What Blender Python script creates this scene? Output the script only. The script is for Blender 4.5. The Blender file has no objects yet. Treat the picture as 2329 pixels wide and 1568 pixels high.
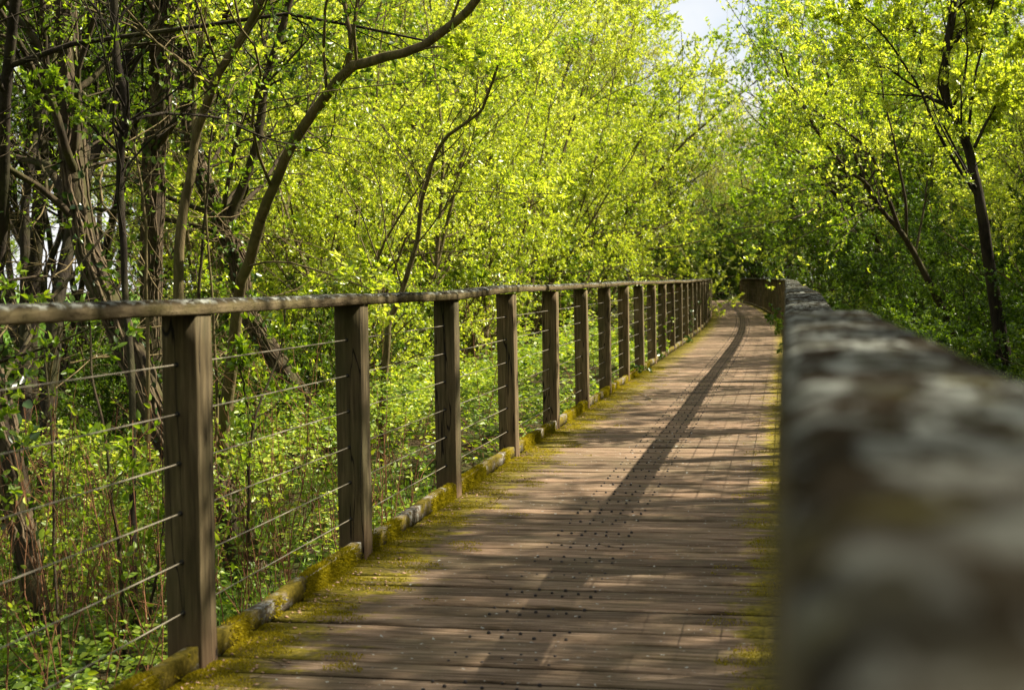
import bpy, math, random
import numpy as np
from mathutils import Vector, Euler

scn = bpy.context.scene
col = scn.collection
R = math.radians

# ------------------------------------------------------------------ camera
F, W, H = 3111.4, 2328.0, 1568.0          # focal length and picture size in the same unit
EYE = np.array([0.0, 0.0, 1.17])
TILT, YAW, ROLL = R(2.683), R(11.317), R(-0.949)
cd = bpy.data.cameras.new('camera')
cd.sensor_width = 36.0
cd.lens = 36.0 * F / W
cd.clip_start, cd.clip_end = 0.02, 2000
cd.dof.use_dof = True
cd.dof.focus_distance = 8.5
cd.dof.aperture_fstop = 5.0
cd.dof.aperture_blades = 0
cam = bpy.data.objects.new('camera', cd)
cam.location = EYE
cam.rotation_euler = (Euler((R(90) - TILT, 0, YAW)).to_matrix() @ Euler((0, 0, ROLL)).to_matrix()).to_euler()
col.objects.link(cam)
scn.camera = cam

# ------------------------------------------------------------------ sky, sun, exposure
SUN_DIR = np.array([0.86, 0.385, 1.0])
SUN_DIR /= np.linalg.norm(SUN_DIR)
SUN_EL = math.asin(SUN_DIR[2])
SUN_AZ = math.atan2(SUN_DIR[0], SUN_DIR[1])       # from +y towards +x
world = bpy.data.worlds.new('World')
scn.world = world
world.use_nodes = True
wt = world.node_tree
wt.nodes.clear()
wo = wt.nodes.new('ShaderNodeOutputWorld')
bg = wt.nodes.new('ShaderNodeBackground')
sky = wt.nodes.new('ShaderNodeTexSky')
sky.sky_type = 'NISHITA'
sky.sun_disc = False
sky.sun_elevation = SUN_EL
sky.sun_rotation = SUN_AZ
tc = wt.nodes.new('ShaderNodeTexCoord')
cl = wt.nodes.new('ShaderNodeTexNoise')
cl.inputs['Scale'].default_value = 3.0
cl.inputs['Detail'].default_value = 6
cr = wt.nodes.new('ShaderNodeValToRGB')
cr.color_ramp.elements[0].position = 0.30
cr.color_ramp.elements[1].position = 0.47
mixc = wt.nodes.new('ShaderNodeMix')
mixc.data_type = 'RGBA'
mixc.inputs['B'].default_value = (7.0, 7.0, 7.0, 1)      # lit cloud, same unit as the sky
wt.links.new(tc.outputs['Generated'], cl.inputs['Vector'])
wt.links.new(cl.outputs['Fac'], cr.inputs['Fac'])
wt.links.new(cr.outputs['Color'], mixc.inputs['Factor'])
wt.links.new(sky.outputs['Color'], mixc.inputs['A'])
wt.links.new(mixc.outputs['Result'], bg.inputs['Color'])
bg.inputs['Strength'].default_value = 0.05
wt.links.new(bg.outputs['Background'], wo.inputs['Surface'])

sd = bpy.data.lights.new('sun', 'SUN')
sd.energy = 5.0
sd.angle = R(0.5)
sd.color = (1.0, 0.90, 0.73)
sun = bpy.data.objects.new('sun', sd)
sun.rotation_euler = Vector(SUN_DIR).to_track_quat('Z', 'Y').to_euler()
sun.location = (20, 10, 30)
col.objects.link(sun)

scn.view_settings.view_transform = 'Standard'
scn.view_settings.look = 'None'
scn.view_settings.exposure = 1.58
scn.view_settings.gamma = 1
scn.render.engine = 'CYCLES'
scn.cycles.max_bounces = 6
scn.cycles.diffuse_bounces = 2
scn.cycles.glossy_bounces = 2
scn.cycles.transmission_bounces = 4
scn.cycles.caustics_reflective = False
scn.cycles.caustics_refractive = False

# ------------------------------------------------------------------ helpers: objects
def setp(o, label=None, cat=None, group=None, kind=None):
    for k, v in (('label', label), ('category', cat), ('group', group), ('kind', kind)):
        if v:
            o[k] = v
    return o

def empty(name, loc=(0, 0, 0), rz=0.0, **kw):
    o = bpy.data.objects.new(name, None)
    o.empty_display_size = 0.2
    o.location = loc
    o.rotation_euler = (0, 0, rz)
    col.objects.link(o)
    return setp(o, **kw)

def mesh(name, V, Fc, mat, smooth=False):
    """V (n,3); Fc: list of int arrays (m,k), k corners each."""
    V = np.asarray(V, dtype=np.float32)
    me = bpy.data.meshes.new(name)
    me.vertices.add(len(V))
    me.vertices.foreach_set('co', V.ravel())
    if not isinstance(Fc, list):
        Fc = [Fc]
    Fc = [np.asarray(f, dtype=np.int32) for f in Fc if len(f)]
    idx = np.concatenate([f.ravel() for f in Fc])
    tot = np.concatenate([np.full(len(f), f.shape[1], dtype=np.int32) for f in Fc])
    start = np.concatenate([[0], np.cumsum(tot)[:-1]]).astype(np.int32)
    me.loops.add(len(idx))
    me.loops.foreach_set('vertex_index', idx)
    me.polygons.add(len(tot))
    me.polygons.foreach_set('loop_start', start)
    me.polygons.foreach_set('loop_total', tot)
    if smooth:
        me.polygons.foreach_set('use_smooth', np.ones(len(tot), dtype=bool))
    me.materials.append(mat)
    me.update(calc_edges=True)
    return me

def obj(name, me, parent=None, **kw):
    o = bpy.data.objects.new(name, me)
    col.objects.link(o)
    if parent:
        o.parent = parent
    return setp(o, **kw)

class Geo:
    """Collects vertices and faces of one mesh."""
    def __init__(self):
        self.v, self.f, self.n = [], {}, 0
    def add(self, V, *faces):
        V = np.asarray(V, dtype=np.float64)
        for fc in faces:
            fc = np.asarray(fc)
            if len(fc):
                self.f.setdefault(fc.shape[1], []).append(fc + self.n)
        self.v.append(V)
        self.n += len(V)
    def mesh(self, name, mat, smooth=False):
        return mesh(name, np.concatenate(self.v), [np.concatenate(f) for f in self.f.values()], mat, smooth)

def unit(a):
    return a / np.maximum(np.linalg.norm(a, axis=-1, keepdims=True), 1e-9)

def at(px, py, Y):
    """World point seen at (px, py) of the photograph at the distance Y along the boardwalk."""
    x, y, z = (px - W / 2), (H / 2 - py), -F
    c, s = math.cos(ROLL), math.sin(ROLL)
    x, y = x * c - y * s, x * s + y * c
    ct, st = math.cos(R(90) - TILT), math.sin(R(90) - TILT)
    y, z = y * ct - z * st, y * st + z * ct
    c, s = math.cos(YAW), math.sin(YAW)
    x, y = x * c - y * s, x * s + y * c
    k = Y / y
    return np.array([x * k, Y, EYE[2] + z * k])

# ------------------------------------------------------------------ helpers: materials
def new_mat(name):
    m = bpy.data.materials.new(name)
    m.use_nodes = True
    nt = m.node_tree
    nt.nodes.clear()
    out = nt.nodes.new('ShaderNodeOutputMaterial')
    return m, nt, out

class N:
    """Small node-building shorthand."""
    def __init__(self, nt):
        self.nt = nt
    def node(self, t, **kw):
        n = self.nt.nodes.new(t)
        for k, v in kw.items():
            setattr(n, k, v)
        return n
    def lk(self, a, b):
        self.nt.links.new(a, b)
    def val(self, sock, v):
        if hasattr(v, 'is_output'):
            self.lk(v, sock)
        elif v is not None:
            sock.default_value = v
    def coords(self, scale=(1, 1, 1), space='Object', loc=(0, 0, 0)):
        t = self.node('ShaderNodeTexCoord')
        m = self.node('ShaderNodeMapping')
        m.inputs['Scale'].default_value = scale
        m.inputs['Location'].default_value = loc
        self.lk(t.outputs[space], m.inputs['Vector'])
        return m.outputs['Vector']
    def noise(self, vec, scale=5, detail=4, rough=0.55, dist=0.0):
        n = self.node('ShaderNodeTexNoise')
        self.lk(vec, n.inputs['Vector'])
        n.inputs['Scale'].default_value = scale
        n.inputs['Detail'].default_value = detail
        n.inputs['Roughness'].default_value = rough
        n.inputs['Distortion'].default_value = dist
        return n.outputs['Fac']
    def ramp(self, fac, stops):
        r = self.node('ShaderNodeValToRGB')
        e = r.color_ramp.elements
        while len(e) < len(stops):
            e.new(0.5)
        for el, (p, c) in zip(e, stops):
            el.position = p
            el.color = (c, c, c, 1) if not hasattr(c, '__len__') else (*c, 1)
        self.lk(fac, r.inputs['Fac'])
        return r.outputs['Color']
    def mix(self, fac, a, b, blend='MIX'):
        m = self.node('ShaderNodeMix', data_type='RGBA', blend_type=blend)
        self.val(m.inputs['Factor'], fac)
        for s, v in (('A', a), ('B', b)):
            if hasattr(v, 'is_output'):
                self.lk(v, m.inputs[s])
            else:
                m.inputs[s].default_value = (*v, 1) if len(v) == 3 else v
        return m.outputs['Result']
    def math(self, op, a, b=None, c=None, clamp=False):
        m = self.node('ShaderNodeMath', operation=op, use_clamp=clamp)
        for s, v in zip(m.inputs, (a, b, c)):
            self.val(s, v)
        return m.outputs[0]
    def bump(self, h, strength=0.5, dist=0.01, normal=None):
        b = self.node('ShaderNodeBump')
        b.inputs['Strength'].default_value = strength
        b.inputs['Distance'].default_value = dist
        self.lk(h, b.inputs['Height'])
        if normal:
            self.lk(normal, b.inputs['Normal'])
        return b.outputs['Normal']
    def bsdf(self, color, rough=0.8, normal=None, spec=0.3, metal=0.0):
        b = self.node('ShaderNodeBsdfPrincipled')
        self.val(b.inputs['Base Color'], color if hasattr(color, 'is_output') else (*color, 1))
        self.val(b.inputs['Roughness'], rough)
        b.inputs['Specular IOR Level'].default_value = spec
        b.inputs['Metallic'].default_value = metal
        if normal:
            self.lk(normal, b.inputs['Normal'])
        return b.outputs['BSDF']
    def sep(self, vec):
        s = self.node('ShaderNodeSeparateXYZ')
        self.lk(vec, s.inputs[0])
        return s.outputs

LEAF_GAIN = 1.38
def leaf_mat(name, stops, trans=0.5, gloss=0.05, rough=0.38, tgain=(1.5, 1.45, 0.5)):
    """Thin leaf: diffuse + translucent + a little gloss; each leaf takes its own colour along the ramp."""
    m, nt, out = new_mat(name)
    n = N(nt)
    g = n.node('ShaderNodeNewGeometry')
    big = n.noise(n.coords((1, 1, 1)), 0.9, 2)  # broad patches: varied green, with shadows between leaf clumps painted into the colour
    stops = [(p, tuple(x * LEAF_GAIN for x in c)) for p, c in stops] if 'moss' not in name else stops
    f = n.math('ADD', n.math('MULTIPLY', g.outputs['Random Per Island'], 0.6), n.math('MULTIPLY', n.math('SUBTRACT', big, 0.37), 1.5), clamp=True)
    c = n.ramp(f, stops)
    d = n.node('ShaderNodeBsdfDiffuse')
    n.lk(c, d.inputs['Color'])
    t = n.node('ShaderNodeBsdfTranslucent')
    n.lk(n.mix(1.0, c, tgain, 'MULTIPLY'), t.inputs['Color'])
    mx = n.node('ShaderNodeMixShader')
    mx.inputs[0].default_value = trans
    n.lk(d.outputs[0], mx.inputs[1])
    n.lk(t.outputs[0], mx.inputs[2])
    gl = n.node('ShaderNodeBsdfGlossy')
    gl.inputs['Roughness'].default_value = rough
    gl.inputs['Color'].default_value = (1, 1, 1, 1)
    m2 = n.node('ShaderNodeMixShader')
    m2.inputs[0].default_value = gloss
    n.lk(mx.outputs[0], m2.inputs[1])
    n.lk(gl.outputs[0], m2.inputs[2])
    n.lk(m2.outputs[0], out.inputs['Surface'])
    return m

def bark_mat(name, dark, light, moss=0.0, scale=1.0):
    m, nt, out = new_mat(name)
    n = N(nt)
    v = n.coords((1, 1, 0.25))
    a = n.noise(v, 22 * scale, 6, 0.65, 0.6)
    b = n.noise(n.coords((1, 1, 1)), 3.0, 3)
    c = n.ramp(a, [(0.28, dark), (0.72, light)])
    c = n.mix(n.ramp(b, [(0.45, 0.0), (0.7, moss)]), c, (0.075, 0.085, 0.018))
    n.lk(n.bsdf(c, 0.9, n.bump(a, 0.9, 0.02), 0.15), out.inputs['Surface'])
    return m

def wood_post_mat():
    m, nt, out = new_mat('post_wood')
    n = N(nt)
    oi = n.node('ShaderNodeObjectInfo')
    t = n.node('ShaderNodeTexCoord')
    vm = n.node('ShaderNodeVectorMath', operation='ADD')
    n.lk(t.outputs['Object'], vm.inputs[0])
    n.lk(oi.outputs['Random'], vm.inputs[1])
    mp = n.node('ShaderNodeMapping')
    mp.inputs['Scale'].default_value = (1, 1, 0.06)
    mp2 = n.node('ShaderNodeMapping')
    mp2.inputs['Scale'].default_value = (1, 1, 0.4)
    vs = n.node('ShaderNodeVectorMath', operation='MULTIPLY_ADD')
    n.lk(oi.outputs['Random'], vs.inputs[0])
    vs.inputs[1].default_value = (37, 53, 71)
    n.lk(t.outputs['Object'], vs.inputs[2])
    n.lk(vs.outputs[0], mp.inputs[0])
    n.lk(vs.outputs[0], mp2.inputs[0])
    grain = n.noise(mp.outputs[0], 60, 5, 0.6, 0.4)
    blot = n.noise(mp2.outputs[0], 7, 4, 0.6)
    c = n.ramp(grain, [(0.27, (0.042, 0.031, 0.017)), (0.5, (0.120, 0.089, 0.049)), (0.75, (0.235, 0.178, 0.104))])
    c = n.mix(n.ramp(blot, [(0.42, 0.0), (0.68, 0.75)]), c, (0.065, 0.062, 0.026))
    c = n.mix(1.0, c, n.ramp(oi.outputs['Random'], [(0.0, (0.72, 0.74, 0.66)), (0.5, (1.0, 1.0, 0.95)), (1.0, (1.22, 1.16, 1.08))]), 'MULTIPLY')
    z = n.sep(t.outputs['Object'])[2]
    foot = n.math('SUBTRACT', 1.0, n.math('MULTIPLY', z, 5.0), clamp=True)
    c = n.mix(n.math('MULTIPLY', foot, 0.45), c, (0.16, 0.085, 0.055))
    crack = n.noise(mp.outputs[0], 17, 2, 0.5, 0.2)
    ck = n.ramp(n.math('ABSOLUTE', n.math('SUBTRACT', crack, 0.42)), [(0.004, 0.0), (0.010, 1.0)])
    c = n.mix(ck, (0.012, 0.009, 0.006), c)
    nb = n.bump(ck, 0.6, 0.006, n.bump(grain, 0.55, 0.004))
    n.lk(n.bsdf(c, 0.85, nb, 0.2), out.inputs['Surface'])
    return m

def rail_mat():
    """Weathered rail: grey-brown grain, lichen crusts and algae on the upper side."""
    m, nt, out = new_mat('rail_wood')
    n = N(nt)
    grain = n.noise(n.coords((1, 0.05, 1)), 70, 5, 0.6, 0.3)
    blot = n.noise(n.coords((1, 0.5, 1)), 6, 4, 0.6)
    c = n.ramp(grain, [(0.25, (0.045, 0.034, 0.020)), (0.5, (0.108, 0.084, 0.050)), (0.8, (0.21, 0.168, 0.104))])
    c = n.mix(n.ramp(blot, [(0.4, 0.0), (0.7, 0.7)]), c, (0.10, 0.09, 0.035))
    g = n.node('ShaderNodeNewGeometry')
    up = n.ramp(n.sep(g.outputs['Normal'])[2], [(0.25, 0.0), (0.75, 1.0)])
    v = n.coords((1, 0.5, 1))
    l1 = n.ramp(n.noise(v, 20, 7, 0.68, 0.6), [(0.49, 0.0), (0.55, 1.0)])
    l2 = n.ramp(n.noise(n.coords((1, 0.45, 1), loc=(3, 1, 2)), 42, 5, 0.62, 0.4), [(0.515, 0.0), (0.545, 1.0)])
    l3 = n.ramp(n.noise(n.coords((1, 1, 1), loc=(7, 4, 1)), 15, 4, 0.6), [(0.60, 0.0), (0.66, 1.0)])
    dark = n.ramp(n.noise(n.coords((1, 0.8, 1), loc=(1, 9, 5)), 11, 4, 0.6), [(0.40, 1.0), (0.55, 0.0)])
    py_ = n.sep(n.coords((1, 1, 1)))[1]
    near_shade = n.ramp(n.math('ADD', py_, n.math('MULTIPLY', n.noise(n.coords((1, 1, 1)), 9, 3), 0.25)), [(0.42, 0.3), (0.85, 1.0)])  # shade at the near end painted in by thinning the pale lichen
    l1 = n.math('MULTIPLY', l1, near_shade)
    l2 = n.math('MULTIPLY', l2, near_shade)
    top = n.mix(n.math('MULTIPLY', l1, 0.8), (0.017, 0.014, 0.009), (0.075, 0.077, 0.060))
    top = n.mix(n.math('MULTIPLY', l2, 0.9), top, (0.235, 0.248, 0.22))
    top = n.mix(n.math('MULTIPLY', l3, 0.7), top, (0.12, 0.105, 0.03))
    top = n.mix(n.math('MULTIPLY', dark, 0.8), top, (0.022, 0.017, 0.011))
    c = n.mix(up, c, top)
    hh = n.math('ADD', n.math('MULTIPLY', grain, 0.5), n.math('MULTIPLY', n.math('ADD', l1, l2), 0.3))
    n.lk(n.bsdf(c, 1.0, n.bump(hh, 0.9, 0.006), 0.0), out.inputs['Surface'])
    return m

def deck_mat():
    """Planks: ridged grain along each plank, colour per plank, moss and dirt towards both edges."""
    m, nt, out = new_mat('deck_wood')
    n = N(nt)
    g = n.node('ShaderNodeNewGeometry')
    rnd = g.outputs['Random Per Island']
    at_ = n.node('ShaderNodeAttribute', attribute_name='across')        # metres from the deck's left edge, metres along
    sx = n.sep(at_.outputs['Vector'])
    cmb = n.node('ShaderNodeCombineXYZ')
    n.lk(n.math('MULTIPLY', sx[0], 0.05), cmb.inputs[0])
    n.lk(sx[1], cmb.inputs[1])
    n.lk(n.math('MULTIPLY', rnd, 40), cmb.inputs[2])
    grain = n.noise(cmb.outputs[0], 62, 6, 0.74, 0.2)
    wide = n.noise(cmb.outputs[0], 24, 3, 0.5)
    flat = n.coords((1, 1, 1))
    dirt = n.noise(flat, 3.2, 5, 0.6)
    spots = n.noise(n.coords((1, 1, 1), loc=(2, 2, 2)), 38, 3, 0.5)
    c = n.ramp(grain, [(0.33, (0.036, 0.024, 0.013)), (0.43, (0.120, 0.084, 0.052)), (0.54, (0.232, 0.168, 0.114)), (0.66, (0.42, 0.318, 0.230))])
    c = n.mix(n.math('MULTIPLY', n.ramp(wide, [(0.36, 1.0), (0.55, 0.0)]), 0.55), c, (0.105, 0.075, 0.052))
    tint = n.ramp(rnd, [(0.0, (0.50, 0.49, 0.46)), (0.5, (0.90, 0.88, 0.85)), (1.0, (1.22, 1.13, 1.06))])
    c = n.mix(1.0, c, tint, 'MULTIPLY')
    c = n.mix(n.ramp(dirt, [(0.45, 0.0), (0.75, 0.55)]), c, (0.12, 0.10, 0.055))
    c = n.mix(n.ramp(spots, [(0.69, 0.0), (0.70, 0.85)]), c, (0.42, 0.44, 0.40))
    edge_l = n.math('SUBTRACT', 1.0, n.math('DIVIDE', sx[0], 0.52), clamp=True)
    edge_r = n.math('SUBTRACT', 1.0, n.math('DIVIDE', n.math('SUBTRACT', 1.77, sx[0]), 0.36), clamp=True)
    edge = n.math('MAXIMUM', edge_l, edge_r)
    mn = n.noise(n.coords((1, 1, 1), loc=(5, 5, 0)), 7, 5, 0.65)
    streak = n.noise(cmb.outputs[0], 30, 4, 0.6)
    k = n.math('ADD', n.math('MULTIPLY', edge, 0.95), n.math('MULTIPLY', n.math('SUBTRACT', n.math('ADD', n.math('MULTIPLY', mn, 0.6), n.math('MULTIPLY', streak, 0.4)), 0.5), 2.6))
    moss = n.ramp(k, [(0.42, 0.0), (0.72, 1.0)])
    mc = n.ramp(n.noise(flat, 45, 4, 0.6), [(0.3, (0.075, 0.068, 0.006)), (0.55, (0.20, 0.165, 0.012)), (0.8, (0.36, 0.285, 0.03))])
    c = n.mix(n.math('MULTIPLY', moss, 0.92), c, mc)
    side = n.ramp(n.math('ABSOLUTE', n.sep(g.outputs['True Normal'])[2]), [(0.3, 0.0), (0.6, 1.0)])
    c = n.mix(side, (0.022, 0.016, 0.010), c)
    nb = n.bump(grain, 0.9, 0.006)
    fine = n.noise(flat, 220, 3, 0.6)
    hb = n.math('MULTIPLY', moss, fine)
    nb = n.bump(hb, 0.7, 0.008, nb)
    n.lk(n.bsdf(c, 0.85, nb, 0.10), out.inputs['Surface'])
    return m

def kerb_mat():
    m, nt, out = new_mat('kerb_wood')
    n = N(nt)
    v = n.coords((1, 0.1, 1))
    grain = n.noise(v, 60, 5, 0.6, 0.3)
    c = n.ramp(grain, [(0.28, (0.045, 0.034, 0.022)), (0.72, (0.20, 0.165, 0.12))])
    li = n.ramp(n.noise(n.coords((1, 1, 1)), 40, 4), [(0.52, 0.0), (0.60, 1.0)])
    c = n.mix(n.math('MULTIPLY', li, 0.7), c, (0.36, 0.37, 0.34))
    b = n.noise(n.coords((1, 0.8, 1), loc=(3, 3, 3)), 6, 5, 0.65)
    ms = n.ramp(b, [(0.42, 0.0), (0.52, 1.0)])
    mc = n.ramp(n.noise(n.coords((1, 1, 1)), 60, 4, 0.6), [(0.3, (0.05, 0.042, 0.006)), (0.7, (0.19, 0.145, 0.018))])
    c = n.mix(ms, c, mc)
    n.lk(n.bsdf(c, 0.95, n.bump(n.noise(n.coords((1, 1, 1)), 160, 3, 0.6), 0.8, 0.006), 0.1), out.inputs['Surface'])
    return m

def plain_mat(name, color, rough=0.7, metal=0.0, spec=0.3, var=0.0, scale=20):
    m, nt, out = new_mat(name)
    n = N(nt)
    c = color
    if var:
        a = n.noise(n.coords((1, 1, 1)), scale, 4)
        c = n.ramp(a, [(0.3, tuple(x * (1 - var) for x in color)), (0.7, tuple(min(1, x * (1 + var)) for x in color))])
    n.lk(n.bsdf(c, rough, None, spec, metal), out.inputs['Surface'])
    return m

def ground_mat():
    m, nt, out = new_mat('ground')
    n = N(nt)
    flat = n.coords((1, 1, 1))
    a = n.noise(flat, 1.4, 6, 0.65)
    b = n.noise(flat, 28, 5, 0.65)
    soil = n.ramp(b, [(0.3, (0.018, 0.013, 0.008)), (0.7, (0.085, 0.06, 0.032))])
    green = n.ramp(b, [(0.3, (0.02, 0.032, 0.007)), (0.7, (0.07, 0.09, 0.018))])
    c = n.mix(n.ramp(a, [(0.42, 0.0), (0.6, 1.0)]), soil, green)
    x = n.sep(flat)[0]
    mead = n.math('MULTIPLY', n.math('SUBTRACT', -13.0, x), 0.5, clamp=True)
    grass = n.ramp(n.noise(flat, 6, 5, 0.6), [(0.3, (0.07, 0.14, 0.02)), (0.7, (0.13, 0.24, 0.035))])
    c = n.mix(mead, c, grass)
    n.lk(n.bsdf(c, 0.95, n.bump(b, 0.8, 0.05), 0.1), out.inputs['Surface'])
    return m

M = {}
M['post'] = wood_post_mat()
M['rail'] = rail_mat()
M['deck'] = deck_mat()
M['kerb'] = kerb_mat()
M['beam'] = plain_mat('bearer_wood', (0.05, 0.038, 0.026), 0.9, var=0.4)
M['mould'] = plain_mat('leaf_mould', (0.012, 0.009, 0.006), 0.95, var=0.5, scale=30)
M['wire'] = plain_mat('wire_steel', (0.26, 0.235, 0.18), 0.5, 0.6, var=0.2, scale=60)
M['ferrule'] = plain_mat('ferrule', (0.02, 0.018, 0.015), 0.8)
M['stud'] = plain_mat('stud_iron', (0.022, 0.017, 0.015), 0.6, var=0.3, scale=90)
M['ground'] = ground_mat()
M['moss'] = leaf_mat('moss', [(0.0, (0.09, 0.085, 0.006)), (0.5, (0.22, 0.185, 0.010)), (1.0, (0.40, 0.33, 0.03))], 0.35, 0.0)
M['chip'] = plain_mat('litter', (0.30, 0.19, 0.125), 0.85, var=0.5, scale=8)
M['twig'] = bark_mat('twig_bark', (0.06, 0.045, 0.02), (0.20, 0.155, 0.075))
M['bark_olive'] = bark_mat('bark_olive', (0.045, 0.036, 0.016), (0.20, 0.155, 0.075), 0.5)
M['bark_dark'] = bark_mat('bark_dark', (0.014, 0.011, 0.007), (0.075, 0.055, 0.032), 0.5, 0.8)
M['bark_black'] = bark_mat('bark_black', (0.010, 0.008, 0.006), (0.045, 0.035, 0.024), 0.3)
M['vine'] = bark_mat('vine_bark', (0.035, 0.026, 0.015), (0.155, 0.115, 0.07), 0.15)
M['red_stem'] = bark_mat('red_stem', (0.10, 0.045, 0.02), (0.28, 0.14, 0.07))
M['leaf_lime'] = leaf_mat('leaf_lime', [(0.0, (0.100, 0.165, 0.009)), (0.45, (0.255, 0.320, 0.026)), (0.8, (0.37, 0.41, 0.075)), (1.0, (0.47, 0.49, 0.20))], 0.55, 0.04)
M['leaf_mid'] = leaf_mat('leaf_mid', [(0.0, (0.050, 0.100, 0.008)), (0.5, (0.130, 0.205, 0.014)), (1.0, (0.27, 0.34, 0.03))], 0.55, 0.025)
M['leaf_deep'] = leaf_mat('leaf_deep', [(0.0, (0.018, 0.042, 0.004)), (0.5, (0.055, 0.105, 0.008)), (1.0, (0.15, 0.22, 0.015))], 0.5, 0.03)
M['leaf_pale'] = leaf_mat('leaf_pale', [(0.0, (0.14, 0.15, 0.04)), (0.5, (0.22, 0.235, 0.05)), (1.0, (0.33, 0.33, 0.10))], 0.5, 0.04)
M['ivy'] = leaf_mat('ivy_leaf', [(0.0, (0.012, 0.030, 0.006)), (0.6, (0.030, 0.062, 0.010)), (1.0, (0.09, 0.15, 0.02))], 0.3, 0.045, 0.35)
M['bramble'] = leaf_mat('bramble_leaf', [(0.0, (0.035, 0.075, 0.008)), (0.45, (0.115, 0.180, 0.016)), (0.8, (0.25, 0.305, 0.03)), (1.0, (0.38, 0.39, 0.07))], 0.45, 0.022, 0.42)
M['grass'] = leaf_mat('grass_blade', [(0.0, (0.06, 0.13, 0.015)), (0.6, (0.12, 0.23, 0.025)), (1.0, (0.20, 0.30, 0.05))], 0.45, 0.04)

# ------------------------------------------------------------------ the line of the boardwalk
BEND, RAD = 22.0, 450.0
LEFT, RIGHT = -1.752, 0.012           # inner faces of the posts
def off(s):
    return -np.maximum(np.asarray(s, float) - BEND, 0) ** 2 / (2 * RAD)
def slope(s):
    return -np.maximum(np.asarray(s, float) - BEND, 0) / RAD
def path(lat, s, z=0.0):
    """Point LAT metres across and S metres along, turned square to the bend."""
    lat, s, z = np.broadcast_arrays(np.asarray(lat, float), np.asarray(s, float), np.asarray(z, float))
    m = slope(s)
    L = np.sqrt(1 + m * m)
    return np.stack([off(s) + lat / L, s - lat * m / L, z], -1)

rs = np.random.RandomState
def smooth_noise(x, seed, amp=1.0):
    r = rs(int(seed) % 100000)
    ph, fr = r.rand(5) * 6.28, np.array([0.35, 0.8, 1.7, 3.1, 5.3])
    return amp * sum(np.sin(np.asarray(x) * f * 1.3 + p) / (1 + i) for i, (f, p) in enumerate(zip(fr, ph))) / 1.6

# ------------------------------------------------------------------ ground
def ground_z(x, y):
    return -0.58 + 0.06 * np.sin(x * 0.9 + 1) * np.cos(y * 0.7) + 0.04 * np.sin(x * 2.3 + y * 1.7)
def build_ground():
    xs = np.concatenate([np.linspace(-300, -40, 14)[:-1], np.linspace(-40, 30, 141), np.linspace(30, 300, 14)[1:]])
    ys = np.concatenate([np.linspace(-150, -6, 8)[:-1], np.linspace(-6, 80, 173), np.linspace(80, 500, 16)[1:]])
    X, Y = np.meshgrid(xs, ys)
    Z = ground_z(X, Y)
    V = np.stack([X, Y, Z], -1).reshape(-1, 3)
    nx, ny = len(xs), len(ys)
    i = np.arange(nx * ny).reshape(ny, nx)
    Fq = np.stack([i[:-1, :-1], i[:-1, 1:], i[1:, 1:], i[1:, :-1]], -1).reshape(-1, 4)
    obj('ground', mesh('ground', V, Fq, M['ground'], True), kind='structure')
build_ground()

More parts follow.
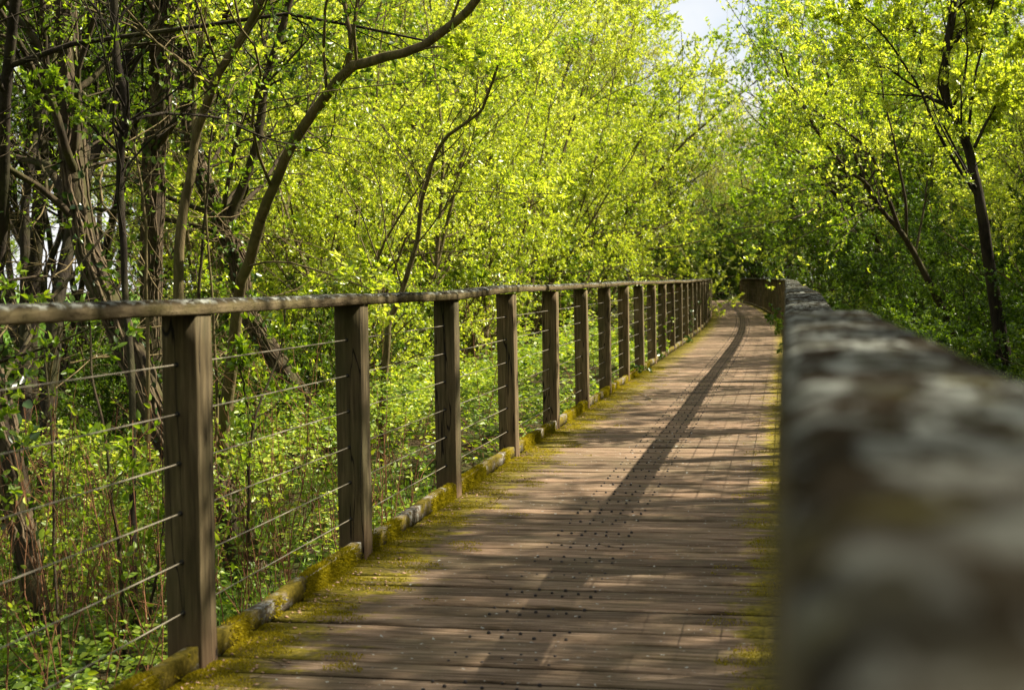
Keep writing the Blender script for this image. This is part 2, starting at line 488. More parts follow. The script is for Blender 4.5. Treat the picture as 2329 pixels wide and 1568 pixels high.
# ------------------------------------------------------------------ boardwalk deck
PITCH = 0.1506
S0, S1 = -2.6, 70.0
def build_deck():
    r = rs(3)
    root = empty('boardwalk', (0, 0, 0), kind='structure')
    V, Fq, A = [], [], []
    count = int((S1 - S0) / PITCH)
    a, b = LEFT - 0.055, RIGHT + 0.055
    nlat = 7
    for k in range(count):
        s = S0 + k * PITCH
        w = PITCH - (0.013 + 0.009 * r.rand())
        dz = r.normal(0, 0.0016)
        c = 0.007
        prof = np.array([(0, -0.048), (0, -c), (c, 0), (w - c, 0), (w, -c), (w, -0.048)])
        ja, jb = a + r.normal(0, 0.004), b + r.normal(0, 0.004)
        sk = r.normal(0, 0.0015)
        lat = np.linspace(ja, jb, nlat)
        base = len(V) * 6 * nlat
        P = np.zeros((nlat, 6, 3))
        ww = r.normal(0, 0.0008, nlat)
        for q, (ps, pz) in enumerate(prof):
            P[:, q] = path(lat, s + ps + sk * lat, pz + dz + ww)
        V.append(P.reshape(-1, 3))
        at_ = np.zeros((nlat, 6, 3))
        at_[..., 0] = (lat - LEFT)[:, None]
        at_[..., 1] = s + prof[:, 0]
        A.append(at_.reshape(-1, 3))
        i = np.arange(6 * nlat).reshape(nlat, 6) + base
        for q in range(6):
            p = (q + 1) % 6
            Fq.append(np.stack([i[:-1, q], i[1:, q], i[1:, p], i[:-1, p]], -1))
        Fq.append(np.array([[i[0, 0], i[0, 1], i[0, 4], i[0, 5]], [i[0, 1], i[0, 2], i[0, 3], i[0, 4]],
                            [i[-1, 5], i[-1, 4], i[-1, 1], i[-1, 0]], [i[-1, 4], i[-1, 3], i[-1, 2], i[-1, 1]]]))
    me = mesh('deck_planks', np.concatenate(V), np.concatenate(Fq)[:, ::-1], M['deck'])
    at_ = me.attributes.new('across', 'FLOAT_VECTOR', 'POINT')
    at_.data.foreach_set('vector', np.concatenate(A).astype(np.float32).ravel())
    obj('deck_planks', me, root)
    # wet leaf mould packed into the joints
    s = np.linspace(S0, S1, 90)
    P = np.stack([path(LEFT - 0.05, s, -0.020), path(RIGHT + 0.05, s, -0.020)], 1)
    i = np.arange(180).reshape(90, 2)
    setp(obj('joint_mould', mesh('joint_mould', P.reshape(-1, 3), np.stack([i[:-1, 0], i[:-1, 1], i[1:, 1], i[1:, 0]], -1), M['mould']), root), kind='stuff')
    # bearers below the planks
    g = Geo()
    s = np.linspace(S0, S1, 60)
    for lat in (-1.62, -0.84, -0.06):
        P = np.stack([path(lat - 0.04, s, -0.04), path(lat + 0.04, s, -0.04), path(lat + 0.04, s, -0.2), path(lat - 0.04, s, -0.2)], 1)
        i = np.arange(60 * 4).reshape(60, 4)
        fs = [np.stack([i[:-1, q], i[1:, q], i[1:, (q + 1) % 4], i[:-1, (q + 1) % 4]], -1) for q in range(4)]
        g.add(P.reshape(-1, 3), np.concatenate(fs))
    obj('bearer', g.mesh('bearer', M['beam']), root)
    # round-headed grip studs, 4-3-4 on every other plank
    g = Geo()
    ang = np.linspace(0, 2 * math.pi, 9)[:-1]
    rings = [(0.0064, -0.001), (0.0062, 0.0038), (0.004, 0.0070)]
    base = np.concatenate([np.stack([rr * np.cos(ang), rr * np.sin(ang), np.full(8, z)], -1) for rr, z in rings] + [np.array([[0, 0, 0.008]])])
    i = np.arange(24).reshape(3, 8)
    q = np.concatenate([np.stack([i[a_], np.roll(i[a_], -1), np.roll(i[a_ + 1], -1), i[a_ + 1]], -1) for a_ in range(2)])
    t = np.stack([i[2], np.roll(i[2], -1), np.full(8, 24)], -1)
    for k in range(0, count - 1, 2):
        s = S0 + k * PITCH
        if s > 42:
            break
        for ds, lats in ((0.024, (-1.03, -0.922, -0.815, -0.707)), (0.072, (-0.975, -0.868, -0.761)), (0.118, (-1.03, -0.922, -0.815, -0.707))):
            for la in lats:
                if r.rand() < 0.03:
                    continue
                p = path(la + r.normal(0, 0.003), s + ds + r.normal(0, 0.003), 0)
                g.add(base * r.uniform(0.85, 1.15) + p, q, t)
    setp(obj('grip_stud', g.mesh('grip_stud', M['stud'], True), root), kind='stuff')
build_deck()

# ------------------------------------------------------------------ railings
POST = 0.1155
SPACE = 1.662
POST0 = 3.857                                  # near face of the first post in the picture
RAIL_W, RAIL_T, RAIL_Z = 0.15, 0.047, 1.131
WIRES = (0.933, 0.783, 0.632, 0.48, 0.33, 0.175)

def post_mesh(seed, low):
    """Square-sawn post, edges rounded by wear, faces slightly bowed; local z 0 at deck level."""
    r = rs(seed)
    zs = np.concatenate([[-0.62], np.linspace(0, RAIL_Z - RAIL_T - 0.001 - low, 12)])
    h, c = POST / 2, 0.004
    ring = np.array([(-h + c, -h), (h - c, -h), (h, -h + c), (h, h - c), (h - c, h), (-h + c, h), (-h, h - c), (-h, -h + c)])
    P = np.zeros((len(zs), 8, 3))
    for k, z in enumerate(zs):
        j = r.normal(0, 0.0008, (8, 2))
        P[k, :, :2] = ring + j + smooth_noise(z, seed, 0.0015)
        P[k, :, 2] = z
    i = np.arange(len(zs) * 8).reshape(-1, 8)
    f = [np.stack([i[:-1, q], i[:-1, (q + 1) % 8], i[1:, (q + 1) % 8], i[1:, q]], -1) for q in range(8)]
    me = mesh('post', P.reshape(-1, 3), [np.concatenate(f), i[-1:, ::1]], M['post'])
    return me

def sweep(g, prof, s, lat0, zoff, closed=True, jit=None):
    """Closed profile (lat, z) swept along the boardwalk at stations s."""
    k = len(prof)
    P = np.zeros((len(s), k, 3))
    for q, (pl, pz) in enumerate(prof):
        jl = jit[:, q, 0] if jit is not None else 0
        jz = jit[:, q, 1] if jit is not None else 0
        P[:, q] = path(lat0 + pl + jl, s, pz + zoff + jz)
    i = np.arange(len(s) * k).reshape(len(s), k)
    f = np.concatenate([np.stack([i[:-1, q], i[:-1, (q + 1) % k], i[1:, (q + 1) % k], i[1:, q]], -1) for q in range(k)])
    g.add(P.reshape(-1, 3), f, i[:1, ::-1], i[-1:])

def build_railing(side, label, s_end, hump):
    root = empty('railing', tuple(path(LEFT if side < 0 else RIGHT, 3.4, 0)), label=label, cat='railing', group='boardwalk railings')
    org = np.array(root.location)
    rail_z = RAIL_Z if side < 0 else RAIL_Z - 0.022
    inner = LEFT if side < 0 else RIGHT
    mid = inner - POST / 2 if side < 0 else inner + POST / 2
    r = rs(11 if side < 0 else 12)
    first = -3
    start = POST0 + POST / 2 + (0 if side < 0 else 0.16)
    n = int((s_end - POST0) / SPACE)
    variants = [post_mesh(40 + k, 0.0 if side < 0 else 0.022) for k in range(6)]
    ss = []
    for k in range(first, n + 1):
        s = start + k * SPACE + (0 if k == 0 else r.normal(0, 0.02))
        ss.append(s)
        p = path(mid, s, 0)
        o = obj('post', variants[abs(k) % 6], root)
        o.location = p - org
        o.rotation_euler = (r.normal(0, 0.005), r.normal(0, 0.005) + (0.008 if (k == 0 and side < 0) else 0), -math.atan(-float(slope(s))) + (math.pi if r.rand() < 0.0 else 0))
    # top rail boards, one for every two bays, each a touch higher or lower than its neighbour
    dz_at = {}
    z_node = np.array([r.normal(0, 0.006) for _ in ss])
    for (i_, v) in hump.items():
        z_node[i_] = v
    edges = list(range(0, len(ss) - 1, 2)) + [len(ss) - 1]
    for a, b in zip(edges[:-1], edges[1:]):
        s_a = ss[a] + 0.004 if a > 0 else ss[a] - 0.3
        s_b = ss[b] - 0.004 if b < len(ss) - 1 else ss[b] + 0.09
        s = np.linspace(s_a, s_b, 40)
        zz = np.interp(s, ss, z_node) + smooth_noise(s * 1.5, a + 5 * side, 0.003)
        if side > 0 and a == 2:              # second board sags below the end of the first
            zz = np.interp(s, [ss[2], ss[2] + 0.9, ss[3] + 0.2, ss[4]], [-0.022, -0.036, -0.034, -0.006]) + smooth_noise(s * 1.5, 77, 0.002)
        t, w = RAIL_T, RAIL_W / 2
        prof = [(-w, -t + 0.006), (-w + 0.006, -t), (w - 0.006, -t), (w, -t + 0.006), (w, -0.018), (w - 0.006, -0.007), (w - 0.020, -0.001),
                (0.3 * w, 0.0), (-0.3 * w, 0.0), (-w + 0.020, -0.001), (-w + 0.006, -0.007), (-w, -0.018)]
        jit = np.zeros((len(s), len(prof), 2))
        for q in range(len(prof)):
            jit[:, q, 0] = smooth_noise(s * 4, 100 + a * 13 + q // 3, 0.0022)
            jit[:, q, 1] = zz + (smooth_noise(s * 6, 300 + a * 7 + q, 0.0013) if 4 <= q else 0)
        g = Geo()
        sweep(g, prof, s, mid + (0 if side < 0 else 0.002), rail_z, jit=jit)
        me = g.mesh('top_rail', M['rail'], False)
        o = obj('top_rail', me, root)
        o.location = -org
    # tensioned wires threaded through the posts, with a dark bush in each hole
    sw = np.linspace(ss[0], ss[-1], 110)
    for h in WIRES:
        g = Geo()
        ang = np.linspace(0, 2 * math.pi, 7)[:-1]
        prof = [(0.0021 * math.cos(t_), 0.0021 * math.sin(t_)) for t_ in ang]
        sweep(g, prof, sw, mid, h)
        o = obj('wire', g.mesh('wire', M['wire'], True), root)
        o.location = -org
    g = Geo()
    ang = np.linspace(0, 2 * math.pi, 11)[:-1]
    for s in ss[:26]:
        for h in WIRES:
            for d in (-1, 1):
                P = np.concatenate([path(mid + rr * np.cos(ang), s + d * (POST / 2 + dd), h + rr * np.sin(ang)) for rr, dd in ((0.0085, 0.0), (0.0075, 0.0035), (0.003, 0.004))])
                i = np.arange(30).reshape(3, 10)
                g.add(P, np.concatenate([np.stack([i[a_], np.roll(i[a_], -1), np.roll(i[a_ + 1], -1), i[a_ + 1]], -1) for a_ in range(2)]))
    o = obj('wire_bush', g.mesh('wire_bush', M['ferrule'], True), root)
    o['kind'] = 'stuff'
    o.location = -org
    # kerb board lying on the deck between each pair of posts
    for k in range(len(ss) - 1):
        s = np.linspace(ss[k] + POST / 2 + 0.003, ss[k + 1] - POST / 2 - 0.003, 26)
        t, w = 0.074, 0.046
        face = inner - 0.010 if side < 0 else inner + 0.010
        c = face - w / 2 if side < 0 else face + w / 2
        prof = [(-w / 2, 0.001), (w / 2, 0.001), (w / 2, t - 0.004), (w / 2 - 0.004, t), (-w / 2 + 0.004, t), (-w / 2, t - 0.004)]
        jit = np.zeros((len(s), 6, 2))
        bow = smooth_noise(s * 3.1, 500 + k + 50 * side, 0.007)
        for q in (2, 3, 4, 5):
            jit[:, q, 1] = bow + smooth_noise(s * 9, 600 + k * 3 + q, 0.002)
        for q in range(6):
            jit[:, q, 0] = smooth_noise(s * 5, 700 + k + q // 3, 0.0022)
        g = Geo()
        sweep(g, prof, s, c, 0.002, jit=jit)
        o = obj('kerb_board', g.mesh('kerb_board', M['kerb']), root)
        o.location = -org
    return root

build_railing(-1, 'weathered wooden post and wire railing along the left edge of the boardwalk', 67.0, {3: -0.004, 4: -0.004, 5: -0.012, 6: 0.010, 7: 0.003})
build_railing(1, 'lichen covered wooden railing close to the camera along the right edge', 66.0, {0: 0.0, 1: 0.0, 2: 0.0, 4: 0.0, 5: -0.004})


# ------------------------------------------------------------------ helpers: plants
def limbs(r, P0, D0, L, n, wander, lift):
    """M curved limbs at once: start points, directions, lengths -> points (M, n, 3)."""
    Mn = len(P0)
    pts = np.zeros((Mn, n, 3))
    pts[:, 0] = P0
    d = unit(D0)
    st = (L / (n - 1))[:, None]
    for k in range(1, n):
        d = unit(d + r.normal(0, wander, (Mn, 3)) + np.array([0, 0, lift]))
        pts[:, k] = pts[:, k - 1] + d * st
    return pts

def along(pts, i, t):
    """Point and tangent at t (0..1) on limb i."""
    n = pts.shape[1]
    x = np.clip(t, 0, 0.9999) * (n - 1)
    k = x.astype(int)
    f = (x - k)[:, None]
    a, b = pts[i, k], pts[i, k + 1]
    return a + (b - a) * f, unit(b - a)

def sprout(r, pts, rad, per, t0, t1, ang, ln, n, wander, lift, thin, rmin=0.0009):
    """Side limbs from every limb: PER each (may be fractional), starting between t0 and t1."""
    Mn = len(pts)
    cnt = np.floor(per + r.rand(Mn)).astype(int)
    i = np.repeat(np.arange(Mn), cnt)
    t = r.uniform(t0, t1, len(i))
    p, tg = along(pts, i, t)
    side = unit(np.cross(tg, r.normal(0, 1, (len(i), 3))))
    a = ang * r.uniform(0.7, 1.3, len(i))[:, None]
    d = tg * np.cos(a) + side * np.sin(a)
    tot = np.linalg.norm(np.diff(pts, axis=1), axis=2).sum(1)
    L = tot[i] * ln * r.uniform(0.55, 1.25, len(i)) * (1.15 - 0.55 * t)
    ch = limbs(r, p, d, L, n, wander, lift)
    m = rad.shape[1]
    ri = rad[i, np.minimum((t * (m - 1)).astype(int), m - 1)] * thin
    cr = np.maximum(ri[:, None] * np.linspace(1, 0.35, n)[None], rmin)
    return ch, cr

def tubes(g, pts, rad, k):
    """Add M limbs as k-sided tubes."""
    Mn, n = pts.shape[:2]
    if not Mn:
        return
    T = unit(np.gradient(pts, axis=1))
    ref = np.where(np.abs(T[:, :1, 2:3]) > 0.85, np.array([1.0, 0.2, 0]), np.array([0.1, 0.2, 1.0]))
    A = unit(np.cross(T, np.broadcast_to(ref, T.shape)))
    B = np.cross(T, A)
    th = np.arange(k) * 2 * math.pi / k
    V = pts[:, :, None] + rad[:, :, None, None] * (A[:, :, None] * np.cos(th)[:, None] + B[:, :, None] * np.sin(th)[:, None])
    idx = np.arange(Mn * n * k).reshape(Mn, n, k)
    nx = np.roll(idx, -1, 2)
    f = np.stack([idx[:, :-1], nx[:, :-1], nx[:, 1:], idx[:, 1:]], -1).reshape(-1, 4)
    g.add(V.reshape(-1, 3), f)

def leaves(r, pts, q, ln, wd, t0=0.12, up=0.35, spread=0.9, clump=1, droop=0.0):
    """Leaf blades along limbs: q per limb (each a bunch of CLUMP). Returns base, axis, normal, length, width."""
    Mn = len(pts)
    cnt = np.floor(q + r.rand(Mn)).astype(int)
    i = np.repeat(np.arange(Mn), cnt)
    p, tg = along(pts, i, r.uniform(t0, 1.0, len(i)))
    p, tg = np.repeat(p, clump, 0), np.repeat(tg, clump, 0)
    d = unit(tg * 0.7 + r.normal(0, spread * 0.6, p.shape) + np.array([0, 0, 0.15 - droop]))
    nn = unit(r.normal(0, 0.6, p.shape) + np.array([0, 0, up * 2]))
    L = ln * r.uniform(0.55, 1.2, len(p))
    return p, d, nn, L, L * wd * r.uniform(0.8, 1.2, len(p))

def blade_geo(p, d, nn, L, Wd, six=False, fold=0.18):
    s = unit(np.cross(d, nn))
    nn = np.cross(s, d)
    L, Wd = L[:, None], Wd[:, None]
    if six:        # hexagonal blade with a crease, for leaves near the camera
        V = np.stack([p, p + d * L * .3 + s * Wd * .46 + nn * Wd * fold, p + d * L * .68 + s * Wd * .36 + nn * Wd * fold, p + d * L,
                      p + d * L * .68 - s * Wd * .36 + nn * Wd * fold, p + d * L * .3 - s * Wd * .46 + nn * Wd * fold], 1)
        i = np.arange(len(p) * 6).reshape(-1, 6)
        f = np.concatenate([i[:, [0, 1, 2, 3]], i[:, [0, 3, 4, 5]]])
    else:
        V = np.stack([p, p + d * L * .45 + s * Wd * .5 + nn * Wd * fold, p + d * L, p + d * L * .45 - s * Wd * .5 + nn * Wd * fold], 1)
        i = np.arange(len(p) * 4).reshape(-1, 4)
        f = np.concatenate([i[:, [0, 1, 2]], i[:, [0, 2, 3]]])
    return V.reshape(-1, 3), f

def leaf_mesh(name, sets, mat, six=False):
    a = [np.concatenate(x) for x in zip(*sets)]
    V, f = blade_geo(*a, six=six)
    return mesh(name, V, f, mat)

def smooth_line(P, n):
    """Catmull-Rom through the given points, n samples."""
    P = np.asarray(P, float)
    Q = np.vstack([2 * P[0] - P[1], P, 2 * P[-1] - P[-2]])
    t = np.linspace(0, len(P) - 1.0001, n)
    k = t.astype(int)
    u = (t - k)[:, None]
    a, b, c, d = Q[k], Q[k + 1], Q[k + 2], Q[k + 3]
    return 0.5 * (2 * b + (c - a) * u + (2 * a - 5 * b + 4 * c - d) * u ** 2 + (3 * b - a - 3 * c + d) * u ** 3)

# ------------------------------------------------------------------ willow shrubs and trees: a few grown forms, set out as separate plants
def grow_shrub(seed, height, spread, stems, b1, b2, b3, lpt, ln, wd, trunk_r, bark, leaf, lift=0.02, upright=0.0, clump=2, base_t=0.2):
    """Many-stemmed willow: stems > branches > twigs > leaves. Returns (wood mesh, crown mesh)."""
    r = rs(seed)
    a = np.arange(stems) * 2 * math.pi / stems + r.uniform(-0.4, 0.4, stems)
    lean = r.uniform(0.15, 1.0, stems) * spread * (1 - upright)
    D = np.stack([np.cos(a) * lean, np.sin(a) * lean, np.ones(stems)], -1)
    P0 = np.stack([np.cos(a), np.sin(a), np.zeros(stems)], -1) * 0.12 * height / 5
    st = limbs(r, P0, D, height * r.uniform(0.75, 1.08, stems), 9, 0.10, lift)
    sr = trunk_r * r.uniform(0.7, 1.2, stems)[:, None] * np.linspace(1, 0.16, 9)[None]
    br, brr = sprout(r, st, sr, b1, base_t, 0.97, 0.75, 0.42, 7, 0.13, 0.03, 0.55)
    tw, twr = sprout(r, br, brr, b2, 0.15, 1.0, 0.8, 0.42, 5, 0.16, 0.03, 0.5)
    sp, spr = sprout(r, tw, twr, b3, 0.1, 1.0, 0.8, 0.55, 4, 0.2, 0.04, 0.6)
    g = Geo()
    tubes(g, st, sr, 7)
    tubes(g, br, brr, 5)
    tubes(g, tw, twr, 3)
    tubes(g, sp, spr, 3)
    wood = g.mesh('trunk', M[bark], True)
    sets = [leaves(r, sp, lpt, ln, wd, clump=clump), leaves(r, tw, lpt * 0.7, ln, wd, 0.3, clump=clump), leaves(r, br, lpt * 0.8, ln, wd, 0.5, clump=clump)]
    return wood, leaf_mesh('crown', sets, M[leaf])

FORMS = {
    'lime_a': grow_shrub(1, 5.2, 0.75, 9, 10, 8, 5, 9, 0.043, 0.52, 0.036, 'bark_olive', 'leaf_lime'),
    'lime_b': grow_shrub(2, 4.6, 0.9, 9, 10, 8, 5, 9, 0.042, 0.50, 0.032, 'bark_olive', 'leaf_lime', base_t=0.06),
    'mid_a': grow_shrub(3, 6.0, 0.7, 8, 11, 8, 5, 7, 0.056, 0.50, 0.05, 'bark_dark', 'leaf_mid', base_t=0.12),
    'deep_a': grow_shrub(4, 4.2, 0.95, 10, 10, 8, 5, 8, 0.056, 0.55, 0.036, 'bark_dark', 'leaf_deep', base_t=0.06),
    'high_a': grow_shrub(6, 7.5, 0.75, 3, 15, 9, 5, 7, 0.052, 0.50, 0.075, 'bark_black', 'leaf_deep', base_t=0.5),
    'over_a': grow_shrub(8, 6.0, 0.7, 7, 12, 8, 5, 8, 0.056, 0.50, 0.055, 'bark_dark', 'leaf_mid', base_t=0.42, lift=0.05),
    'pale_a': grow_shrub(5, 7.5, 0.6, 8, 11, 8, 5, 6, 0.060, 0.45, 0.06, 'bark_dark', 'leaf_pale', base_t=0.12),
}

placed = {}
def plant(form, x, y, sc, rz, name, label, group=None, cat='shrub', squash=1.0, z=None):
    wood, crown = FORMS[form]
    z = ground_z(x, y) - 0.05 if z is None else z
    root = empty(name, (x, y, z), rz, label=label, cat=cat, group=group)
    root.scale = (sc, sc, sc * squash)
    obj('trunk', wood, root)
    obj('crown', crown, root)
    return root

# (form, x, y, scale, turn, upward stretch, label)
LEFT_FRONT = [
    ('lime_b', -4.8, 14.0, 0.85, 0.3, 1.1, 'lime leaved willow shrub behind the second and third posts of the left railing'),
    ('lime_a', -5.6, 18.0, 1.10, 1.9, 1.0, 'tall lime willow shrub behind the fourth post of the left railing'),
    ('lime_b', -5.2, 22.5, 1.25, 4.0, 1.1, 'dense lime willow bush behind the fifth and sixth posts of the left railing'),
    ('lime_a', -5.7, 28.0, 1.25, 5.1, 1.1, 'bright rounded willow bush leaning to the rail past the seventh post'),
    ('lime_b', -5.9, 34.0, 1.35, 2.2, 1.1, 'bright green upright willow bush over the far posts of the left railing'),
    ('mid_a', -7.0, 41.0, 1.50, 0.9, 1.0, 'mid green willow tree overhanging the far end of the left railing'),
    ('mid_a', -8.0, 49.0, 1.60, 2.9, 1.0, 'mid green willow tree just before the left railing bends out of sight'),
]
for f, x, y, sc, rz, sq, lab in LEFT_FRONT:
    plant(f, x, y, sc, rz, 'willow_shrub', lab, squash=sq)
r = rs(21)
for k, (f, x, y, sc) in enumerate([('lime_a', -7.2, 17.5, 1.15), ('lime_a', -9, 22, 1.5), ('mid_a', -8, 27, 1.45), ('lime_a', -8.6, 32, 1.75), ('pale_a', -9.0, 37, 1.35),
                                   ('mid_a', -10.5, 43, 1.7), ('pale_a', -10.0, 52, 1.5), ('lime_a', -10.6, 29, 1.9), ('pale_a', -13, 36, 1.6), ('pale_a', -14, 47, 1.8),
                                   ('mid_a', -10.5, 58, 1.8), ('lime_a', -7.6, 36, 2.1), ('lime_b', -8.2, 43, 2.5), ('pale_a', -9, 52, 1.7), ('lime_a', -7.4, 54, 2.3), ('lime_a', -11.0, 60, 2.6), ('high_a', -12, 15, 1.2), ('high_a', -8.8, 17.0, 0.9), ('high_a', -9.8, 16.5, 1.0), ('high_a', -12.8, 22, 1.3), ('high_a', -15, 27, 1.4), ('mid_a', -20, 52, 1.7), ('mid_a', -27, 56, 1.8), ('mid_a', -33, 50, 1.8), ('lime_a', -16, 58, 2.2), ('high_a', -8.0, 14, 0.95), ('high_a', -10.5, 19, 1.1), ('high_a', -14, 23, 1.2), ('deep_a', -5.4, 10.5, 0.36), ('deep_a', -4.4, 12.6, 0.38), ('deep_a', -6.0, 13.5, 0.45), ('mid_a', -5.6, 15.5, 0.36), ('deep_a', -7.2, 20, 0.8), ('deep_a', -7, 26, 0.8), ('deep_a', -7, 31, 0.9)]):
    plant(f, x, y, sc, r.uniform(0, 6.28), 'willow_tree', 'lime green willow tree standing behind the front row of shrubs left of the boardwalk', 'willows behind the left front row', 'tree')

RIGHT_FRONT = [
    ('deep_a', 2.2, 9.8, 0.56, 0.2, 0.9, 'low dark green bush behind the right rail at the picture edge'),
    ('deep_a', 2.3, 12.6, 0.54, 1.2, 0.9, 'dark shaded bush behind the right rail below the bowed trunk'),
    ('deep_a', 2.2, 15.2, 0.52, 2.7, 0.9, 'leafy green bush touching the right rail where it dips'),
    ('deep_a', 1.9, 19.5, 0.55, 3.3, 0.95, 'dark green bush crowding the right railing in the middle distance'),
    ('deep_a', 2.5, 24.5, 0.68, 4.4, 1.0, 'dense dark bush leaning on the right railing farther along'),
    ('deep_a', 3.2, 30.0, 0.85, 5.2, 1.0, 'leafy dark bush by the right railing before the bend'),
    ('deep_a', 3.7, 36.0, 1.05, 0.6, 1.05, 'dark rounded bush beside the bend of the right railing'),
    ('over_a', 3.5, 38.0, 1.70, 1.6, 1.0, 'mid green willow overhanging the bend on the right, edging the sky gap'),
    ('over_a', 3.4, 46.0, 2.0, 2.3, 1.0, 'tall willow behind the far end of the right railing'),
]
for f, x, y, sc, rz, sq, lab in RIGHT_FRONT:
    plant(f, x, y, sc, rz, 'willow_shrub', lab, squash=sq)
for k, (f, x, y, sc) in enumerate([('deep_a', 4.2, 10.0, 0.6), ('deep_a', 4.6, 13.5, 0.75), ('deep_a', 3.4, 7.4, 0.42), ('deep_a', 7.0, 13, 1.0), ('lime_b', 3.6, 12.0, 0.72), ('lime_b', 5.4, 16.5, 0.95), ('deep_a', 3.2, 17.0, 0.62), ('deep_a', 3.4, 21.5, 0.75), ('lime_b', 3.9, 28, 0.95), ('lime_a', 4.2, 14, 0.85), ('lime_b', 4.0, 17.2, 0.95), ('lime_a', 6.2, 22, 1.3), ('lime_b', 6.4, 14.5, 1.25), ('lime_a', 4.6, 20, 0.95), ('lime_a', 5.2, 25.5, 1.1), ('lime_a', 7.5, 18, 1.35), ('lime_a', 8, 24, 1.55), ('mid_a', 6.0, 31, 1.2),
                                   ('mid_a', 5.5, 38, 1.45), ('pale_a', 9, 31, 1.35), ('mid_a', 10, 39, 1.7), ('lime_a', 11, 21, 1.9), ('mid_a', 5.5, 46, 1.6), ('lime_b', 13, 27, 2.0)]):
    plant(f, x, y, sc, r.uniform(0, 6.28), 'willow_tree', 'sunlit willow tree standing behind the front bushes right of the boardwalk', 'willows behind the right front row', 'tree')
for k, (f, x, y, sc) in enumerate([('deep_a', -3.5, 75, 1.2), ('deep_a', -6.5, 74, 1.5), ('deep_a', -1.0, 74, 1.5), ('deep_a', 3.4, 66, 1.6), ('deep_a', -9.5, 71, 1.5), ('pale_a', -4.6, 82, 0.95), ('mid_a', -8.5, 80, 1.7),
                                   ('pale_a', -2.0, 88, 1.1), ('pale_a', -6.5, 92, 1.3), ('mid_a', 2.0, 82, 1.7), ('mid_a', -12, 86, 1.9), ('deep_a', -10.5, 63, 1.5), ('mid_a', 4.2, 58, 1.6), ('over_a', 2.8, 56, 2.3), ('deep_a', 3.4, 44, 0.8), ('deep_a', 3.2, 51, 0.9), ('pale_a', -2.0, 79, 1.35), ('pale_a', -5.0, 96, 1.9), ('pale_a', 0.5, 92, 1.8), ('pale_a', 1.5, 77, 1.4), ('mid_a', 5, 62, 1.9), ('mid_a', 6, 54, 1.7), ('pale_a', -3, 105, 1.8), ('mid_a', -9, 105, 2.2)]):
    plant(f, x, y, sc, r.uniform(0, 6.28), 'willow_tree', 'shaded tree closing the view beyond the far end of the boardwalk', 'trees beyond the end of the boardwalk', 'tree')
for x, y, sc, rz in ((-5.6, 9.2, 1.0, 0.4), (-7.2, 11.0, 1.05, 3.9)):
    plant('high_a', x, y, sc, rz, 'tall_willow', 'tall bare stemmed willow of the left group whose crown spreads above the picture', 'tall willows of the left group', 'tree')
# the same wood goes on beside and behind the camera and shades the near planks and rail
for k, (f, x, y, sc) in enumerate([('high_a', 9.0, 8.6, 1.70), ('high_a', 9.8, 11.8, 1.75), ('high_a', 9.5, 5.4, 1.75), ('high_a', 9.2, 2.6, 1.7), ('high_a', 11.0, 15.5, 1.7), ('high_a', 8.6, -0.5, 1.6), ('high_a', 7.6, 7.0, 1.5), ('mid_a', 7.5, 5.2, 1.1), ('mid_a', 4.8, -2.5, 1.2), ('lime_a', 5.6, 10.5, 1.0), ('mid_a', 9.5, 10, 1.4), ('mid_a', 9, 2, 1.4),
                                   ('mid_a', -7.0, -0.5, 1.1), ('mid_a', -4.5, -5.5, 1.4), ('mid_a', -10, 4.0, 1.4), ('mid_a', 3.8, -8, 1.6), ('mid_a', -1, -13, 1.7), ('mid_a', -8, -2, 1.7), ('high_a', -9.5, 10.0, 1.2)]):
    plant(f, x, y, sc, r.uniform(0, 6.28), 'willow_tree', 'willow tree beside the camera shading the near planks', 'willows beside the camera', 'tree')

# ------------------------------------------------------------------ the single trees that stand out, each with its own trunk line
def trace(P, n):
    return smooth_line([at(*p) for p in P], n)

def wind_vines(r, line, rad, count, mat_r=(0.004, 0.011)):
    """Ivy stems climbing a trunk: lines that wander round its surface."""
    n = 26
    V, Rr = [], []
    T = unit(np.gradient(line, axis=0))
    A = unit(np.cross(T, np.array([0.3, 1.0, 0.2])))
    B = np.cross(T, A)
    x = np.linspace(0, 1, len(line))
    for k in range(count):
        t0 = r.uniform(0, 0.6)
        t = np.linspace(t0, min(1, t0 + r.uniform(0.25, 0.6)), n)
        th = r.uniform(0, 6.28) + np.cumsum(r.normal(0, 0.16, n))
        lift = 1.02 + 0.12 * np.abs(np.cumsum(r.normal(0, 0.25, n)) * 0.4) + (0.35 * (np.linspace(0, 1, n) > 0.9) * r.rand())
        f = lambda a: np.stack([np.interp(t, x, a[:, q]) for q in range(3)], -1)
        rr = np.interp(t, x, rad)
        V.append(f(line) + (f(A) * np.cos(th)[:, None] + f(B) * np.sin(th)[:, None]) * (rr * lift)[:, None])
        Rr.append(np.full(n, r.uniform(*mat_r)))
    return np.array(V), np.array(Rr)

